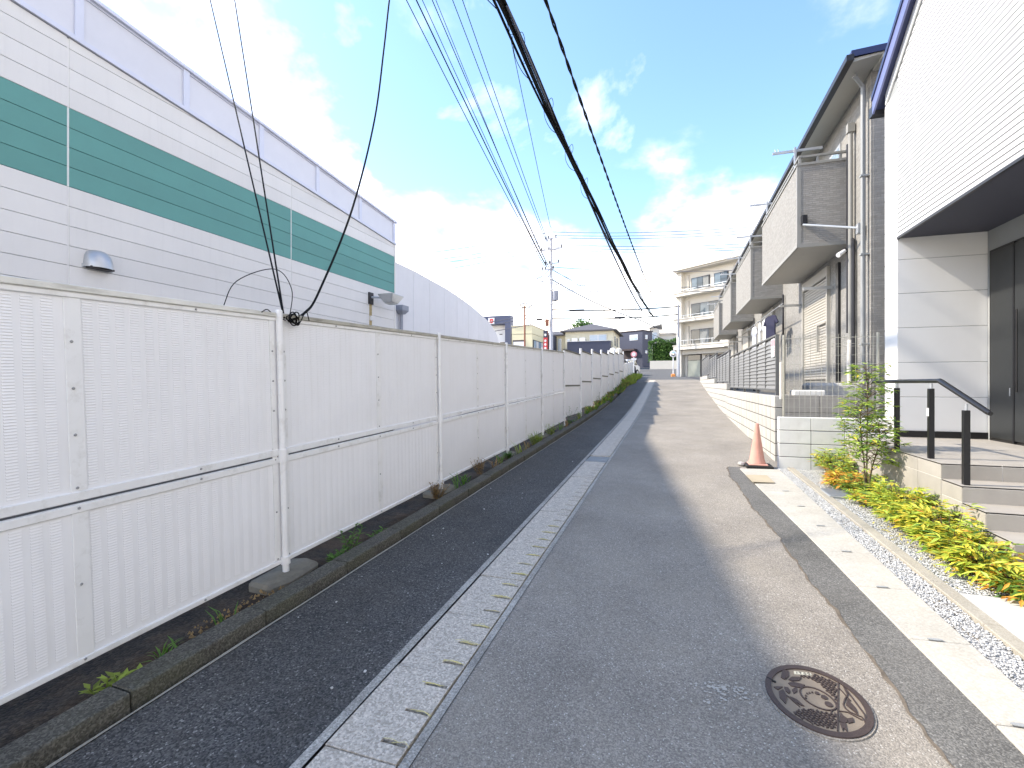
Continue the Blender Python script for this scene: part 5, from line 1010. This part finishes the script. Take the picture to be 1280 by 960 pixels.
def bush(x, y, h, rx, n, wts, label, seed, lmin=.05, lmax=.085, group=None):
    t = thing('nandina_bush', (x, y, gz(y)), label, 'bush', group); r_ = random.Random(seed); z = gz(y)
    qs = [MB() for _ in range(5)]; tw = MB()
    for i in range(n):
        a_ = r_.uniform(0, 6.28); s_ = r_.random() ** .6; b = Vector((x + rx * .36 * s_ * math.cos(a_), y + rx * 1.0 * s_ * math.sin(a_), z)); hh = h * r_.uniform(.4, 1) * (1.05 - .35 * s_)
        e_ = b + Vector((rx * .35 * math.cos(a_) * r_.uniform(.3, 1.2), rx * .5 * math.sin(a_) * r_.uniform(.3, 1.2), hh)); tw.tube([b, (b + e_) / 2 + Vector((0, 0, .03)), e_], .0035, 4)
        for k in range(4):
            aa = a_ + r_.uniform(-1.8, 1.8); sprig(qs, r_, b.lerp(e_, .55 + .15 * k), (math.cos(aa), math.sin(aa), r_.uniform(.0, .7)), r_.choice((2, 2, 3)), r_.uniform(lmin, lmax) * 1.3, .027, .7, 1.0, wts)
    tw.build('stems', 'bark', t)
    for q, m_ in zip(qs, ('leaf_green', 'leaf_light', 'leaf_lime', 'leaf_yellow', 'leaf_orange')):
        if q.v: q.build('leaves', m_, t)
bush(2.17, 7.85, .42, .3, 46, (4, 5, 4, 3, .3), 'green and yellow nandina bush in front of the low white block wall', 31)
bush(2.13, 7.2, .24, .25, 34, (1, 1, 1, 3, 6), 'low orange leaved nandina bush beside the tall slender shrub', 32)
bush(2.22, 6.85, .30, .26, 34, (5, 5, 1, .5, .5), 'leafy green nandina bush around the foot of the tall shrub', 33)
bush(2.15, 6.25, .26, .24, 30, (2, 3, 4, 3, 2), 'yellow and orange tipped nandina bush below the porch platform', 37)
for k, (x, y) in enumerate(((2.2, 5.85), (2.17, 5.4), (2.2, 4.98), (2.17, 4.55))): bush(x, y, (.42, .33, .39, .30)[k], .24, 56, (1.5, 4, 7, 3.5 + k, .15 + .2 * k), ('lime green nandina bush against the tiled side of the porch platform', 'lime and yellow nandina bush beside the top two porch steps', 'dense lime nandina bush beside the lower porch steps', 'most yellow nandina bush, beside the lowest porch step')[k], 40 + k, .055, .095)
bush(2.28, 4.22, .18, .2, 22, (3, 3, 2, 2, 3), 'small mixed green and orange bush at the edge of the concrete pad', 50)
struct('planting_soil', strip(2.06, 2.40, 4.1, 8.2, lambda y, u: .012 + .02 * u + .012 * math.sin(y * 11 + u * 5), dy=.1, nx=4), 'soil')
# fallen leaves
fq = MB(); rr = random.Random(8)
for i in range(90): y = rr.uniform(4.1, 5.6); x = rr.uniform(1.86, 2.15); leaf(fq, (x, y, gz(y) + .03), (rr.uniform(-1, 1), rr.uniform(-1, 1), .1), (0, 0, 1), rr.uniform(.03, .06), .012)
o = fq.build('fallen_leaves', 'leaf_yellow', kind='stuff'); tag(o, 'fallen yellow leaves scattered on the white gravel', 'leaves')
# weeds along the fence foot
def weed(x, y, h, n, label, seed, mt='weed', wide=.02, leafy=False):
    r_ = random.Random(seed); q = MB(); z = gz(y) - .03
    for i in range(n):
        a_ = r_.uniform(0, 6.28); b = Vector((x + r_.uniform(-.05, .05), y + r_.uniform(-.08, .08), z)); d = Vector((math.cos(a_) * r_.uniform(.2, .9), math.sin(a_) * r_.uniform(.2, .9), 1)).normalized(); l_ = h * r_.uniform(.5, 1)
        if leafy:
            q.tube([b, b + d * l_], .003, 3)
            for k in range(7): p = b + d * l_ * (.3 + .11 * k); aa = k * 2.4 + a_; leaf(q, p, (math.cos(aa), math.sin(aa), .35), (0, 0, 1), .07 * r_.uniform(.6, 1.2), wide)
        else:
            m = b + d * l_ * .6; e_ = b + d * l_ + Vector((d.x, d.y, -.35)) * l_ * .4; s_ = Vector((-d.y, d.x, 0)).normalized() * wide / 2
            q.add([b - s_ * .6, b + s_ * .6, m + s_, m - s_, e_], [(0, 1, 2, 3), (3, 2, 4)])
    one('weed', q, mt, label, 'weed', (x, y, z), 'weeds at the fence foot' if 'tuft' in label else None)
weed(-2.72, 3.52, .30, 7, 'leafy green weed standing beside the concrete footing of the coil post', 1, 'weed', .022, True)
weed(-2.68, 3.35, .14, 12, 'small leafy weed creeping over the mossy kerb near the footing', 2, 'weed', .02, True)
weed(-2.66, 3.95, .10, 10, 'flat green weed on the kerb just past the tall leafy weed', 3, 'weed', .02, True)
weed(-2.72, 1.98, .16, 16, 'bright green grass clump behind the kerb below the fence joint', 4, 'weed', .012); weed(-2.70, 1.70, .09, 9, 'round leaved weed behind the nearest stretch of mossy kerb', 5, 'grass_sunny', .026, True); weed(-2.70, 2.28, .2, 9, 'thin long bladed grass behind the kerb beside dry rubble', 6, 'weed', .01)
for k, y in enumerate((5.45, 5.9, 6.3, 6.9, 7.3, 7.75, 8.2, 8.6, 9.2, 9.8, 10.1, 10.5, 11.2, 12.0, 12.8, 13.6, 14.1, 14.6, 15.3, 16.1, 17.0)):
    mt_ = R.choice(('weed', 'weed', 'grass_sunny', 'dry')); weed(-2.78 + R.uniform(-.08, .1), y, R.uniform(.14, .38), R.choice((12, 18, 26)), ('dry brown' if mt_ == 'dry' else 'pale yellow green' if mt_ == 'grass_sunny' else 'dark green') + (' leafy' if k % 3 == 0 else ' grassy') + ' weed tuft at the foot of the white fence', 60 + k, mt_, .012, k % 3 == 0)
weed(-2.82, 13.75, .62, 5, 'tall thin leafy weed where the stepped fence begins', 90, 'weed', .025, True); weed(-2.75, 18.2, .75, 4, 'tall dark stalky weed before the stepped fence', 91, 'leaf_dark', .03, True)
gq, gs, gd = MB(), MB(), MB(); rr = random.Random(77)
for i in range(3600):
    y = rr.uniform(16.5, 38.5); x = rr.uniform(-2.86, -2.52 + .08 * math.sin(y * 1.3) + max(0, min(.35, (y - 24) * .05))); z = gz(y) - .02; h = rr.uniform(.08, .34) * (1.0 if y > 29 else .6); h *= .35 + .95 * abs(math.sin(y * 2.3 + 1.7 * math.sin(y * .9))) ; a_ = rr.uniform(0, 6.28); lx, ly = math.cos(a_) * h * .6, math.sin(a_) * h * .6; w_ = .026
    q = gs if (y > 29 and rr.random() < .75) or rr.random() < .25 else (gd if rr.random() < .3 else gq)  # paler blades toward the top of the lane: sunlight put into leaf colour
    q.add([(x - w_ * math.sin(a_), y + w_ * math.cos(a_), z), (x + w_ * math.sin(a_), y - w_ * math.cos(a_), z), (x + lx * .4, y + ly * .4, z + h * .7), (x + lx, y + ly, z + h)], [(0, 1, 2), (0, 2, 3)])
for q, m_, lb in ((gq, 'weed', 'green grass growing along the foot of the stepped fence'), (gs, 'grass_sunny', 'yellow green grass coloured as if sunlit at the top of the lane'), (gd, 'dry', 'dry brown stalks among the grass by the stepped fence')):
    o = q.build('grass', m_, kind='stuff'); tag(o, lb, 'grass')
struct('grass_bank', strip(-2.9, lambda y: -2.55 + max(0, min(.4, (y - 24) * .05)), 17.5, 39, lambda y, u: .02 * math.sin(u * 3.1) + .01 * math.sin(y * 6), dy=.25, nx=5), 'soil')
weed(1.12, 8.55, .10, 22, 'low green weed growing around the traffic cone base', 95, 'weed', .012)
rb = MB(); rr = random.Random(55)
for i in range(240):
    y = rr.uniform(2.15, 3.0); x = rr.uniform(-2.88, -2.62); s_ = rr.uniform(.004, .014); z = gz(y) - .02; rb.add([(x + s_, y, z), (x, y + s_, z), (x - s_, y, z), (x, y - s_, z), (x, y, z + s_ * 1.3)], [(0, 1, 4), (1, 2, 4), (2, 3, 4), (3, 0, 4)])
o = rb.build('rubble', 'dry', kind='stuff'); tag(o, 'reddish brown rubble and soil crumbs behind the kerb', 'rubble')
